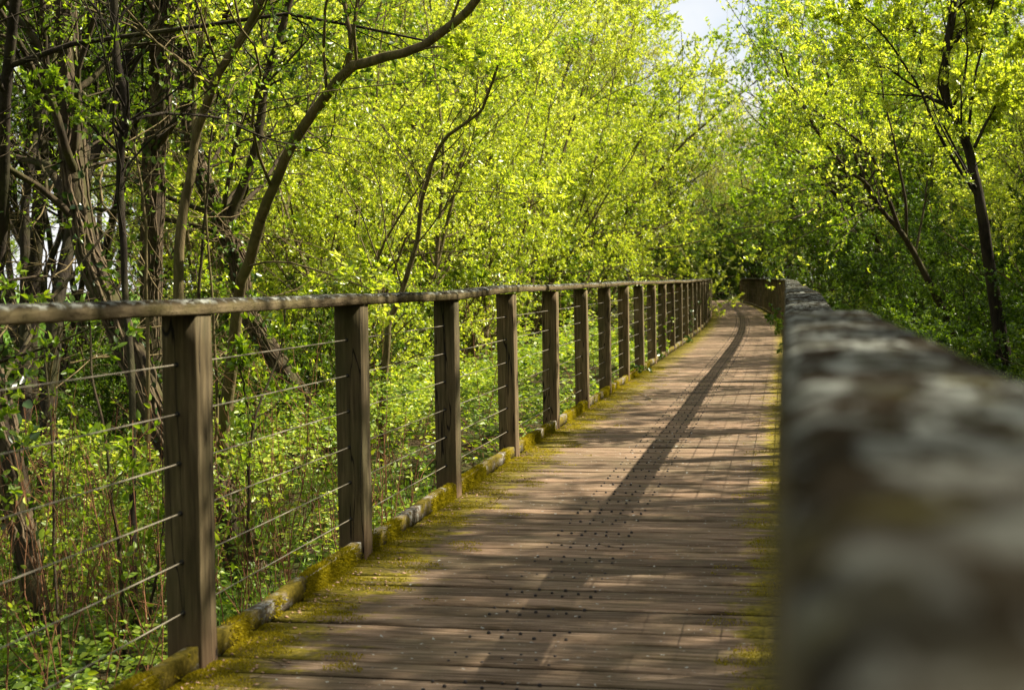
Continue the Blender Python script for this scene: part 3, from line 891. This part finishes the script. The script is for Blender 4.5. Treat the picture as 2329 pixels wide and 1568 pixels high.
def traced_tree(seed, name, label, lines, bark, leaf, per=(5, 5, 3), ln=(0.5, 0.45, 0.5), lpt=3, leaf_len=0.045, start=0.35, vines=0, ivy=0, cat='tree', group=None, clump=2, six=False, ang=0.8, lift=0.03, wob=0.006):
    r = rs(seed)
    g = Geo()
    base = at(*lines[0][0][0])
    root = empty(name, tuple(base), label=label, cat=cat, group=group)
    stems, rads, first = [], [], None
    for P, r0, r1 in lines:
        n = 28
        L = trace(P, n) - base
        t = np.linspace(0, 1, n)
        L = L + np.cumsum(r.normal(0, wob * 0.5, L.shape), 0) * np.sin(t * math.pi)[:, None]
        rad = (r0 + (r1 - r0) * t) * (1 + smooth_noise(t * 9, seed, 0.08))
        if first is None:
            first = (L, rad)
            rad = rad * (1 + 0.5 * np.exp(-t * 14))
        tubes(g, L[None], rad[None], 12)
        stems.append(L)
        rads.append(rad)
    st, sr = np.array(stems), np.array(rads)
    br, brr = sprout(r, st, sr, per[0], start, 1.0, ang, ln[0], 8, 0.15, lift, 0.35)
    tw, twr = sprout(r, br, brr, per[1], 0.12, 1.0, 0.8, ln[1], 6, 0.17, 0.02, 0.55)
    sp, spr = sprout(r, tw, twr, per[2], 0.1, 1.0, 0.8, ln[2], 4, 0.2, 0.03, 0.6)
    tubes(g, br, brr, 5)
    tubes(g, tw, twr, 4)
    tubes(g, sp, spr, 3)
    obj('trunk', g.mesh('trunk', M[bark], True), root)
    if lpt:
        sets = [leaves(r, sp, lpt, leaf_len, 0.5, 0.3, clump=clump), leaves(r, tw, lpt * 0.6, leaf_len, 0.5, 0.4, clump=clump)]
        obj('crown', leaf_mesh('crown', sets, M[leaf], six), root)
    if vines:
        vg = Geo()
        v, vr = wind_vines(r, first[0], first[1], vines)
        tubes(vg, v, vr, 5)
        fr, frr = sprout(r, v, vr, 1.5, 0.1, 1.0, 1.1, 0.16, 5, 0.35, 0.0, 0.4)
        tubes(vg, fr, frr, 3)
        obj('ivy_stem', vg.mesh('ivy_stem', M['vine'], True), root)
        if ivy:
            iv = [leaves(r, fr, ivy, 0.055, 0.85, 0.2, 0.2, 1.1, clump=1), leaves(r, v, ivy * 3, 0.06, 0.85, 0.0, 0.2, 1.2, clump=1)]
            obj('foliage', leaf_mesh('foliage', iv, M['ivy'], True), root)
    return root

traced_tree(31, 'leaning_tree', 'thick dark leaning trunk wrapped in ivy stems, its foot behind the first post',
    [([(585, 1370, 7.6), (553, 1270, 7.7), (490, 1100, 7.8), (425, 1150 - 90, 7.9), (360, 950, 8.0), (300, 800, 8.2), (250, 690, 8.3), (208, 590, 8.4), (180, 470, 8.5), (168, 350, 8.6), (155, 225, 8.7), (150, 130, 8.8), (142, -40, 8.9), (120, -300, 9.2)], 0.10, 0.075),
     ([(172, 400, 8.55), (150, 330, 8.4), (118, 200, 8.3), (104, 60, 8.2), (98, -120, 8.2)], 0.03, 0.02),
     ([(208, 590, 8.4), (120, 400, 8.9), (60, 370, 9.2), (-60, 330, 9.6)], 0.035, 0.02)],
    'bark_dark', 'leaf_mid', per=(8, 6, 3), lpt=2, start=0.5, vines=24, ivy=2.2, leaf_len=0.035)
traced_tree(32, 'slender_tree', 'slender dark straight stem just left of the shaggy ivy trunk',
    [([(306, 1500, 6.1), (302, 1250, 6.2), (299, 1000, 6.3), (294, 820, 6.4), (280, 670, 6.5), (277, 550, 6.5), (270, 450, 6.5), (272, 350, 6.5), (287, 275, 6.5), (285, 215, 6.5), (270, 150, 6.5), (262, 65, 6.5), (260, -80, 6.5), (250, -300, 6.6)], 0.016, 0.022),
     ([(287, 285, 6.5), (330, 262, 6.6), (400, 256, 6.8), (500, 275, 7.1), (620, 320, 7.4), (760, 352, 7.8)], 0.010, 0.004),
     ([(280, 300, 6.5), (240, 270, 6.4), (190, 235, 6.2), (100, 215, 5.9)], 0.010, 0.004)],
    'bark_black', 'leaf_mid', per=(9, 6, 2), ln=(0.35, 0.45, 0.5), lpt=1.8, start=0.3, leaf_len=0.035)
traced_tree(33, 'ivy_tree', 'upright brown trunk shaggy with peeling ivy stems, middle of the left group',
    [([(345, 1050, 10.6), (345, 800, 10.6), (345, 640, 10.6), (350, 475, 10.6), (357, 350, 10.6), (371, 260, 10.6), (373, 165, 10.6), (382, 75, 10.6), (402, -20, 10.7), (420, -300, 11)], 0.086, 0.075),
     ([(360, 330, 10.6), (420, 240, 10.2), (455, 130, 9.9), (520, 20, 9.6), (560, -90, 9.4)], 0.03, 0.018)],
    'bark_dark', 'leaf_mid', per=(9, 6, 3), lpt=3, start=0.55, vines=70, ivy=1.2)
traced_tree(34, 'curved_tree', 'dark stem curving up to the right between the ivy trunk and the arching stem',
    [([(398, 1150, 8.2), (402, 900, 8.2), (405, 670, 8.2), (408, 575, 8.2), (418, 475, 8.2), (435, 400, 8.2), (445, 310, 8.2), (470, 240, 8.1), (500, 165, 8.0), (550, 85, 7.9), (595, 0, 7.8), (640, -110, 7.7), (720, -320, 7.5)], 0.034, 0.022),
     ([(437, 380, 8.2), (440, 260, 8.3), (450, 130, 8.4), (470, 0, 8.4)], 0.016, 0.01)],
    'bark_olive', 'leaf_lime', per=(9, 6, 3), lpt=2.6, start=0.55)
traced_tree(35, 'arching_tree', 'olive stem arching up and over to the right above the second post',
    [([(486, 1260, 9.4), (500, 1124, 9.3), (503, 1009, 9.2), (520, 884, 9.1), (532, 794, 9.0), (545, 655, 8.9), (570, 590, 8.8), (585, 525, 8.7), (605, 465, 8.6), (635, 395, 8.5), (655, 345, 8.4), (695, 285, 8.3), (740, 225, 8.2), (792, 160, 8.0), (837, 145, 7.9), (887, 127, 7.8), (947, 117, 7.7), (1007, 75, 7.6), (1052, 40, 7.5), (1085, 0, 7.4), (1140, -90, 7.3)], 0.048, 0.022),
     ([(790, 165, 8.0), (797, 100, 8.0), (784, 25, 8.0), (770, -60, 8.0)], 0.018, 0.012),
     ([(947, 117, 7.7), (990, 106, 7.6), (1035, 108, 7.5), (1082, 113, 7.4)], 0.008, 0.003),
     ([(565, 605, 8.8), (600, 598, 8.6), (645, 597, 8.5), (720, 618, 8.2), (782, 640, 8.0), (850, 660, 7.8)], 0.008, 0.004),
     ([(655, 345, 8.4), (720, 335, 8.3), (760, 290, 8.2), (768, 215, 8.1), (790, 120, 8.0)], 0.006, 0.004)],
    'bark_olive', 'leaf_lime', per=(6, 6, 2), ln=(0.4, 0.45, 0.5), lpt=2.4, start=0.4)
traced_tree(36, 'forked_tree', 'leaning ivy covered tree with glossy pale leaves, behind the arching stem',
    [([(735, 1010, 12.2), (690, 910, 12.2), (650, 850, 12.2), (600, 770, 12.2), (560, 700, 12.2), (545, 590, 12.2), (525, 540, 12.2), (500, 480, 12.2), (470, 420, 12.2), (440, 330, 12.3), (425, 200, 12.4), (420, 0, 12.6), (420, -200, 12.8)], 0.10, 0.05),
     ([(520, 500, 12.2), (548, 430, 12.2), (580, 340, 12.2), (588, 280, 12.2), (602, 190, 12.2), (645, 50, 12.2), (690, -120, 12.2)], 0.05, 0.03)],
    'bark_dark', 'leaf_mid', per=(9, 6, 3), lpt=3, start=0.45, vines=60, ivy=3.0)
traced_tree(37, 'corner_tree', 'shaggy dark trunk with ivy at the left edge of the picture below the rail',
    [([(128, 1700, 5.5), (105, 1520, 5.55), (75, 1330, 5.6), (48, 1180, 5.7), (20, 1010, 5.8), (-8, 890, 5.9), (-60, 700, 6.0), (-110, 400, 6.1), (-140, 0, 6.2), (-150, -300, 6.3)], 0.058, 0.045)],
    'bark_dark', 'leaf_mid', per=(12, 6, 3), lpt=2, start=0.5, leaf_len=0.035, vines=46, ivy=2.2)
traced_tree(38, 'young_tree', 'thin curving young tree standing alone behind the second and third posts',
    [([(866, 1060, 11.2), (872, 890, 11.1), (880, 780, 11.0), (883, 730, 11.0), (903, 690, 11.0), (932, 600, 10.9), (947, 550, 10.9), (955, 475, 10.8), (970, 425, 10.7), (987, 365, 10.6), (1012, 320, 10.5), (1032, 300, 10.4), (1087, 260, 10.3), (1102, 230, 10.2), (1132, 150, 10.0)], 0.028, 0.010),
     ([(881, 732, 11.0), (865, 695, 11.0), (852, 640, 11.1), (820, 540, 11.2)], 0.010, 0.005),
     ([(1000, 440, 10.6), (1080, 437, 10.4), (1180, 442, 10.2), (1277, 440, 10.0)], 0.005, 0.003),
     ([(945, 580, 10.9), (1010, 575, 10.6), (1077, 590, 10.4), (1142, 645, 10.1)], 0.006, 0.003),
     ([(985, 370, 10.6), (1050, 300, 10.6), (1090, 200, 10.8)], 0.006, 0.003)],
    'bark_olive', 'leaf_lime', per=(8, 6, 3), ln=(0.35, 0.45, 0.5), lpt=2.6, start=0.3)
traced_tree(39, 'background_tree', 'dark straight trunk far left behind the leaning ivy trunk',
    [([(60, 1000, 13), (70, 700, 13), (95, 400, 13), (90, 150, 13), (100, -100, 13), (110, -300, 13)], 0.09, 0.06)],
    'bark_black', 'leaf_deep', per=(22, 8, 4), ln=(0.45, 0.45, 0.5), lpt=4, start=0.25)
traced_tree(41, 'bowed_tree', 'dark bowed trunk rising at the right edge above the lichen covered rail',
    [([(2285, 830, 11.5), (2262, 680, 11.4), (2244, 560, 11.3), (2236, 500, 11.2), (2223, 425, 11.2), (2211, 375, 11.2), (2201, 330, 11.2), (2186, 290, 11.2), (2166, 250, 11.2), (2151, 200, 11.2), (2153, 120, 11.2), (2163, 50, 11.2), (2173, -20, 11.2), (2185, -120, 11.2)], 0.042, 0.030),
     ([(2216, 335, 11.2), (2240, 280, 11.3), (2271, 225, 11.4), (2328, 125, 11.6)], 0.014, 0.007),
     ([(2201, 318, 11.2), (2207, 260, 11.2), (2213, 200, 11.2), (2235, 100, 11.2), (2262, -10, 11.2)], 0.012, 0.008),
     ([(2158, 110, 11.2), (2190, 70, 11.3), (2226, 30, 11.4), (2260, -40, 11.5)], 0.02, 0.014),
     ([(2230, 460, 11.2), (2141, 320, 11.0), (2086, 200, 10.9), (2046, 135, 10.8), (1986, 60, 10.7), (1930, 20, 10.6)], 0.013, 0.006),
     ([(2228, 440, 11.2), (2170, 330, 11.4), (2120, 220, 11.5), (2085, 100, 11.6), (2060, -20, 11.7)], 0.010, 0.006)],
    'bark_black', 'leaf_lime', per=(13, 8, 4), ln=(0.36, 0.45, 0.5), lpt=4, start=0.3, leaf_len=0.04)
traced_tree(42, 'slanting_tree', 'slanting dark trunk leaning left over the right railing',
    [([(2180, 800, 15.4), (2150, 720, 15.3), (2110, 640, 15.2), (2071, 565, 15.1), (2046, 525, 15.0), (2011, 485, 15.0), (1986, 445, 14.9), (1966, 410, 14.8), (1926, 385, 14.7), (1891, 340, 14.6), (1856, 295, 14.5), (1826, 240, 14.4), (1796, 185, 14.3), (1775, 120, 14.2)], 0.036, 0.010),
     ([(2046, 525, 15.0), (2010, 425, 14.8), (1976, 345, 14.6), (1905, 285, 14.3), (1850, 250, 14.1)], 0.022, 0.008),
     ([(2061, 555, 15.1), (2058, 460, 15.0), (2041, 375, 15.0), (2026, 300, 15.0), (2006, 215, 15.0), (2000, 100, 15.0)], 0.018, 0.008),
     ([(2080, 580, 15.2), (2100, 470, 15.4), (2110, 400, 15.5), (2150, 250, 15.7)], 0.014, 0.008)],
    'bark_dark', 'leaf_lime', per=(12, 8, 4), ln=(0.45, 0.45, 0.5), lpt=4.5, start=0.36, leaf_len=0.04)

# ------------------------------------------------------------------ undergrowth
def bramble_height(x, y):
    a = np.exp(-((x + 3.1) / 1.1) ** 2 - ((y - 10.5) / 3.0) ** 2) * 0.75
    b = np.exp(-((x + 3.0) / 1.0) ** 2 - ((y - 19.0) / 6.0) ** 2) * 1.15
    c = np.exp(-((x + 5.5) / 1.8) ** 2 - ((y - 9.0) / 3.5) ** 2) * 0.45
    n = 0.5 + 0.5 * np.sin(x * 2.1 + 0.7 * y) * np.cos(y * 1.6 - x)
    return 0.12 + (a + b + c) * (0.6 + 0.55 * n) + 0.12 * n

def bramble_patch(seed, count, xr, yr, ln, mat, name, label, hfun=bramble_height, stems=200, six=True, depth=0.45):
    r = rs(seed)
    x, y = r.uniform(*xr, count), r.uniform(*yr, count)
    h = hfun(x, y)
    z = ground_z(x, y) + h * (1 - depth * r.rand(count) ** 1.7) + r.normal(0, 0.025, count)
    P = np.stack([x, y, z], -1)
    # three leaflets each
    a = r.uniform(0, 6.28, count)
    sets = []
    tilt = r.normal(0, 0.45, (count, 3)) + np.array([0.15, -0.1, 1.0])
    for k, da in enumerate((0, 1.15, -1.15)):
        d = np.stack([np.cos(a + da), np.sin(a + da), r.normal(-0.1, 0.28, count)], -1)
        L = ln * r.uniform(0.55, 1.2, count) * (1 if k == 0 else 0.85)
        sets.append((P + unit(d) * 0.008, unit(d), unit(tilt), L, L * r.uniform(0.55, 0.78, count)))
    lm = leaf_mesh(name, sets, M[mat], six)
    root = obj(name, lm, kind='stuff', label=label, cat='undergrowth')
    if stems:
        sx, sy = r.uniform(*xr, stems), r.uniform(*yr, stems)
        P0 = np.stack([sx, sy, ground_z(sx, sy)], -1)
        D = np.concatenate([r.normal(0, 0.5, (stems, 2)), np.ones((stems, 1))], 1)
        L = (0.35 + hfun(sx, sy)) * r.uniform(0.8, 1.7, stems)
        st = limbs(r, P0, D, L, 9, 0.13, -0.10)
        sr = np.full((stems, 9), 0.0032) * np.linspace(1.1, 0.4, 9)
        g = Geo()
        tubes(g, st, sr, 4)
        obj('bramble_stem', g.mesh('bramble_stem', M['red_stem'], True), root, kind='stuff')
    return root

bramble_patch(51, 22000, (-7.2, -1.98), (3.2, 15.0), 0.046, 'bramble', 'bramble_undergrowth', 'sunlit brambles covering the ground behind the near left posts', stems=420)
bramble_patch(52, 12000, (-6.5, -2.05), (14.5, 34.0), 0.070, 'bramble', 'far_undergrowth', 'green undergrowth behind the farther left posts', stems=150, six=False)
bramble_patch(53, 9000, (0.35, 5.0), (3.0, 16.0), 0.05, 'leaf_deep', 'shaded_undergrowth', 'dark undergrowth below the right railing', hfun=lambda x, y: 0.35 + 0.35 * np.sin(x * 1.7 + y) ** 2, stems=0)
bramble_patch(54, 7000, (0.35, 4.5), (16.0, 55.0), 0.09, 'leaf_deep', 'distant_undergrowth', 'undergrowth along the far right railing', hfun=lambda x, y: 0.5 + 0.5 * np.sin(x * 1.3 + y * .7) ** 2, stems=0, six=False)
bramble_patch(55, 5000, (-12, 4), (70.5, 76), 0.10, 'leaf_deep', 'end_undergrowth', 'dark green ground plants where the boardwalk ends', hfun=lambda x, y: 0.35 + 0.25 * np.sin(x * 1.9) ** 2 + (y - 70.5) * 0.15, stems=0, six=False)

# bank grass among the brambles
r = rs(60)
cnt = 16000
x, y = r.uniform(-6.5, -2.0, cnt), 3.4 + 8 * r.rand(cnt) ** 1.3
keep = np.sin(x * 2.3 + 1) * np.cos(y * 1.9) + r.normal(0, 0.4, cnt) > -0.1
x, y = x[keep], y[keep]
P = np.stack([x, y, ground_z(x, y) - 0.01], -1)
d = unit(np.concatenate([r.normal(0, 0.42, (len(x), 2)), np.ones((len(x), 1))], 1))
V, f = blade_geo(P, d, unit(r.normal(0, 1, (len(x), 3)) * np.array([1, 1, 0.1])), r.uniform(0.10, 0.38, len(x)), r.uniform(0.004, 0.009, len(x)), six=True)
obj('bank_grass', mesh('bank_grass', V, f, M['grass']), kind='stuff', label='tufts of grass between the brambles on the left bank', cat='grass')

# upright reddish stems crowding the bank at the lower left
r = rs(61)
g = Geo()
cnt = 420
x, y = r.uniform(-4.6, -2.15, cnt), r.uniform(4.3, 8.4, cnt)
P0 = np.stack([x, y, ground_z(x, y)], -1)
D = np.concatenate([r.normal(0, 0.16, (cnt, 2)), np.ones((cnt, 1))], 1)
st = limbs(r, P0, D, r.uniform(0.45, 1.25, cnt), 9, 0.07, 0.02)
sr = r.uniform(0.0018, 0.0042, (cnt, 1)) * np.linspace(1, 0.4, 9)
tubes(g, st, sr, 4)
b, brr = sprout(r, st, sr, 2.5, 0.3, 1.0, 0.6, 0.35, 5, 0.15, 0.04, 0.6)
tubes(g, b, brr, 3)
reds = obj('reddish_stems', g.mesh('reddish_stems', M['red_stem'], True), kind='stuff', label='reddish bare stems crowding the bank left of the first post', cat='undergrowth')
obj('stem_leaves', leaf_mesh('stem_leaves', [leaves(r, b, 1.6, 0.04, 0.6, 0.3), leaves(r, st, 1.2, 0.04, 0.6, 0.4)], M['bramble'], True), reds, kind='stuff')

# thin saplings, one by one
SAPLINGS = [
    ([(290, 1650, 5.6), (278, 1300, 5.6), (262, 1130, 5.6), (250, 1000, 5.6), (215, 850, 5.7), (205, 740, 5.8)], 0.009, 'thin brown sapling left of the first post, crossing all the wires'),
    ([(150, 1650, 5.2), (136, 1450, 5.2), (125, 1200, 5.3), (120, 1000, 5.3), (108, 870, 5.4), (95, 760, 5.5)], 0.007, 'thin dark sapling nearest the left edge below the rail'),
    ([(560, 1280, 7.2), (565, 1180, 7.2), (568, 1060, 7.2), (576, 975, 7.2), (600, 900, 7.3), (640, 800, 7.5), (650, 690, 7.6)], 0.010, 'thin dark forked sapling between the first and second posts'),
    ([(485, 1150, 9.0), (487, 1050, 9.0), (492, 930, 9.0), (485, 800, 9.0), (480, 680, 9.0), (470, 560, 9.0), (465, 420, 9.0)], 0.014, 'pale straight sapling close behind the first post'),
    ([(345, 1600, 5.9), (340, 1400, 5.9), (352, 1280, 5.9), (366, 1180, 6.0), (370, 1050, 6.1)], 0.008, 'dark forked sapling close beside the first post at its foot'),
    ([(335, 1000, 7.2), (335, 760, 7.2), (330, 650, 7.2), (325, 480, 7.2), (312, 380, 7.2), (305, 330, 7.2)], 0.012, 'light brown sapling rising between the slender stem and the ivy trunk'),
    ([(455, 900, 8.6), (450, 700, 8.6), (452, 600, 8.6), (460, 480, 8.6), (468, 380, 8.6), (480, 280, 8.6), (500, 190, 8.6)], 0.012, 'dark slim sapling just right of the curved stem'),
]
for k, (P, r0, lab) in enumerate(SAPLINGS):
    lines = [(P, r0, r0 * 0.5)]
    if k == 2:
        lines.append(([(576, 975, 7.2), (560, 920, 7.1), (548, 850, 7.0), (540, 800, 7.0)], 0.006, 0.004))
    traced_tree(70 + k, 'sapling', lab, lines, 'bark_olive' if k in (3, 5) else 'bark_dark', 'leaf_mid', per=(10, 4, 1.5), ln=(0.3, 0.4, 0.5), lpt=2.0, leaf_len=0.045, start=0.2, cat='sapling', group='thin saplings behind the left railing', six=True)

# bare tangled twigs behind the rail at the far left
g = Geo()
cnt = 150
x, y = r.uniform(-7.5, -4.6, cnt), r.uniform(8.5, 12.5, cnt)
P0 = np.stack([x, y, r.uniform(-0.3, 2.4, cnt)], -1)
D = r.normal(0, 1, (cnt, 3)) * np.array([1, 0.6, 0.5])
st = limbs(r, P0, D, r.uniform(0.6, 2.2, cnt), 10, 0.16, 0.0)
sr = r.uniform(0.003, 0.010, (cnt, 1)) * np.linspace(1, 0.3, 10)
tubes(g, st, sr, 5)
b, brr = sprout(r, st, sr, 5, 0.1, 1.0, 0.8, 0.4, 6, 0.2, 0.0, 0.5)
tubes(g, b, brr, 3)
obj('bare_twigs', g.mesh('bare_twigs', M['twig'], True), kind='stuff', label='tangle of bare twigs behind the left rail', cat='twigs')

# meadow grass beyond the trees on the left
r = rs(63)
cnt = 45000
x, y = r.uniform(-36, -12.5, cnt), r.uniform(18, 60, cnt)
P = np.stack([x, y, ground_z(x, y) - 0.01], -1)
d = unit(np.concatenate([r.normal(0, 0.35, (cnt, 2)), np.ones((cnt, 1))], 1))
V, f = blade_geo(P, d, unit(r.normal(0, 1, (cnt, 3)) * np.array([1, 1, 0.1])), r.uniform(0.12, 0.32, cnt), r.uniform(0.02, 0.05, cnt))
obj('meadow_grass', mesh('meadow_grass', V, f, M['grass']), kind='stuff', label='bright sunlit meadow grass beyond the trees on the left', cat='grass')

# ------------------------------------------------------------------ moss, litter and little plants on the deck
r = rs(64)
def moss_cover(x_from_edge, s, seed):
    q = rs(seed).uniform(0, 6.28, 8)
    n = np.sin(s * 5.1 + q[0]) * np.sin(x_from_edge * 19 + q[1] + s * 2.2) + 0.7 * np.sin(s * 13.7 + q[2] + 9 * x_from_edge) + 0.5 * np.sin(s * 41 + q[3])
    return n
sets_p, sets_n, sets_l = [], [], []
for side, reach, cnt, s_lo, s_hi in ((-1, 0.50, 130000, 2.8, 18), (1, 0.32, 50000, 3.5, 18)):
    s = s_lo + (s_hi - s_lo) * r.rand(cnt) ** 1.6
    e = reach * r.rand(cnt) ** 1.5
    frac = ((s - S0) / PITCH) % 1.0
    keep = (moss_cover(e, s, 5 + side) > -0.75 + e / reach * 2.0 + 0.4 * r.rand(cnt)) & (frac < 0.93)
    s, e, frac = s[keep], e[keep], frac[keep]
    lat = LEFT + e - 0.01 if side < 0 else RIGHT - e + 0.01
    dome = 0.010 * np.clip(moss_cover(e, s, 5 + side) * 0.5 + 0.5 - e / reach, 0, 1) * np.sin(np.clip(frac, 0.02, 0.93) / 0.95 * math.pi) ** 0.5
    sets_p.append(path(lat, s, dome))
    sets_n.append(np.tile([0, 0, 1.0], (len(s), 1)))
    # on the inner side and the top of the kerb
    cnt2 = cnt
    s = s_lo + (s_hi - s_lo) * r.rand(cnt2) ** 1.6
    u = r.rand(cnt2) * 0.11
    n = np.sin(s * 2.9 + side) + 0.8 * np.sin(s * 7.3 + 2) + 0.6 * np.sin(s * 17.0)
    keep = n + r.normal(0, 0.35, cnt2) > 0.15 + (u > 0.074) * 0.35
    s, u = s[keep], u[keep]
    face = LEFT - 0.010 if side < 0 else RIGHT + 0.010
    up = u > 0.074
    lat = np.where(up, face + side * (u - 0.074), face)
    z = np.where(up, 0.076 + smooth_noise(s * 3.1, 1, 0.003), u)
    sets_p.append(path(lat, s, z))
    nrm = np.zeros((len(s), 3))
    nrm[:, 0] = np.where(up, 0, -side)
    nrm[:, 2] = np.where(up, 1, 0.0)
    sets_n.append(nrm)
    sets_l += [np.zeros(len(sets_p[-2])), np.full(len(s), 0.008)]
P, Nn = np.concatenate(sets_p), np.concatenate(sets_n)
d = unit(Nn + r.normal(0, 0.45, P.shape))
L = r.uniform(0.004, 0.011, len(P)) + r.rand(len(P)) * np.concatenate(sets_l)
V, f = blade_geo(P - d * 0.002, d, unit(r.normal(0, 1, P.shape)), L, L * 0.45)
obj('moss', mesh('moss', V, f, M['moss']), kind='stuff', label='golden green moss cushions along the kerbs and plank edges', cat='moss')

# litter: bud scales, catkins and small twigs gathered near the kerb
g = Geo()
ico = np.array([(1, 0, 0), (-1, 0, 0), (0, 1, 0), (0, -1, 0), (0, 0, 1), (0, 0, -1)], float)
icf = np.array([(0, 2, 4), (2, 1, 4), (1, 3, 4), (3, 0, 4), (2, 0, 5), (1, 2, 5), (3, 1, 5), (0, 3, 5)])
for k in range(1900):
    s = 2.9 + 13 * r.rand() ** 1.7
    near = r.rand() < 0.6
    e = 0.02 + (0.22 * r.rand() ** 2 if near else 1.7 * r.rand())
    big = near and r.rand() < 0.5
    sz = (r.uniform(0.006, 0.014), r.uniform(0.004, 0.007), r.uniform(0.002, 0.005)) if big else (r.uniform(0.003, 0.008), r.uniform(0.0015, 0.003), 0.0012)
    a = r.uniform(0, 3.14)
    v = ico * np.array(sz) * r.uniform(0.7, 1.2, (6, 1))
    v = np.stack([v[:, 0] * math.cos(a) - v[:, 1] * math.sin(a), v[:, 0] * math.sin(a) + v[:, 1] * math.cos(a), v[:, 2]], -1)
    g.add(v + path(LEFT + e, s, sz[2] * 0.8 + 0.001), icf)
obj('leaf_litter', g.mesh('leaf_litter', M['chip'], False), kind='stuff', label='small pinkish bud scales and catkins lying on the planks', cat='litter')
g = Geo()
cnt = 70
s = 2.9 + 14 * r.rand(cnt) ** 1.5
e = np.where(r.rand(cnt) < 0.7, 0.05 + 0.25 * r.rand(cnt), 1.6 * r.rand(cnt))
P0 = path(LEFT + e, s, 0.006)
a = r.uniform(0, 6.28, cnt)
st = limbs(r, P0, np.stack([np.cos(a), np.sin(a), np.zeros(cnt)], -1), r.uniform(0.04, 0.16, cnt), 6, 0.18, 0.0)
st[:, :, 2] = 0.004 + np.abs(st[:, :, 2] - 0.006) * 0.4
tubes(g, st, np.full((cnt, 6), 0.0014), 4)
obj('fallen_twigs', g.mesh('fallen_twigs', M['twig'], True), kind='stuff', label='short fallen twigs lying on the mossy planks', cat='twigs')

# ivy sprigs that climb the posts and creep over the kerb
def ivy_plant(seed, base, height, width, n, label, leaf_len=0.05, mat='ivy', lean=(0, 0)):
    r = rs(seed)
    root = empty('ivy_plant', tuple(base), label=label, cat='ivy', group='ivy growing on the railings and kerbs')
    P0 = np.stack([r.normal(0, width * 0.3, n), r.normal(0, width * 0.3, n), np.zeros(n)], -1)
    sd_ = 0.10 if height > width else 0.5
    D = np.stack([r.normal(lean[0], sd_, n), r.normal(lean[1], sd_, n), np.full(n, 1.0 if height > width else 0.35)], -1)
    st = limbs(r, P0, D, np.full(n, max(height, width)) * r.uniform(0.5, 1.0, n), 10, 0.09 if height > width else 0.16, 0.05 if height > width else -0.12)
    st[..., 2] = np.maximum(st[..., 2], 0.004)
    g = Geo()
    tubes(g, st, np.full((n, 10), 0.0028), 4)
    obj('stem', g.mesh('stem', M['vine'], True), root)
    obj('foliage', leaf_mesh('foliage', [leaves(r, st, 14 if height > width else 9, leaf_len, 0.85, 0.05, 0.3, 1.2)], M[mat], True), root)
def post_s(side, k):
    return POST0 + POST / 2 + (0 if side < 0 else 0.16) + k * SPACE
ivy_plant(81, path(LEFT + 0.01, post_s(-1, 10), 0.0), 1.0, 0.09, 6, 'bright ivy climbing a far left post up to the rail', mat='bramble')
ivy_plant(82, path(LEFT + 0.02, post_s(-1, 13), 0.0), 0.85, 0.08, 5, 'dark ivy climbing a post of the left railing, farther away')
ivy_plant(83, path(LEFT + 0.02, post_s(-1, 7) + 0.6, 0.08), 0.1, 0.22, 7, 'grey green ivy creeping over the left kerb past the eighth post')
ivy_plant(84, path(LEFT + 0.02, post_s(-1, 9) + 0.7, 0.07), 0.1, 0.25, 8, 'small ivy tuft on the left kerb past the tenth post')
ivy_plant(85, path(LEFT + 0.03, post_s(-1, 12) + 0.3, 0.06), 0.1, 0.22, 6, 'ivy tuft at the foot of the far left posts')
ivy_plant(86, path(RIGHT - 0.06, 27.5, 0.0), 0.36, 0.25, 9, 'leafy ivy clump on the deck beside the right railing', mat='bramble')
ivy_plant(87, path(RIGHT - 0.03, 31.5, 0.0), 0.22, 0.2, 6, 'smaller ivy clump farther along the right kerb', mat='bramble')

#VEGETATION
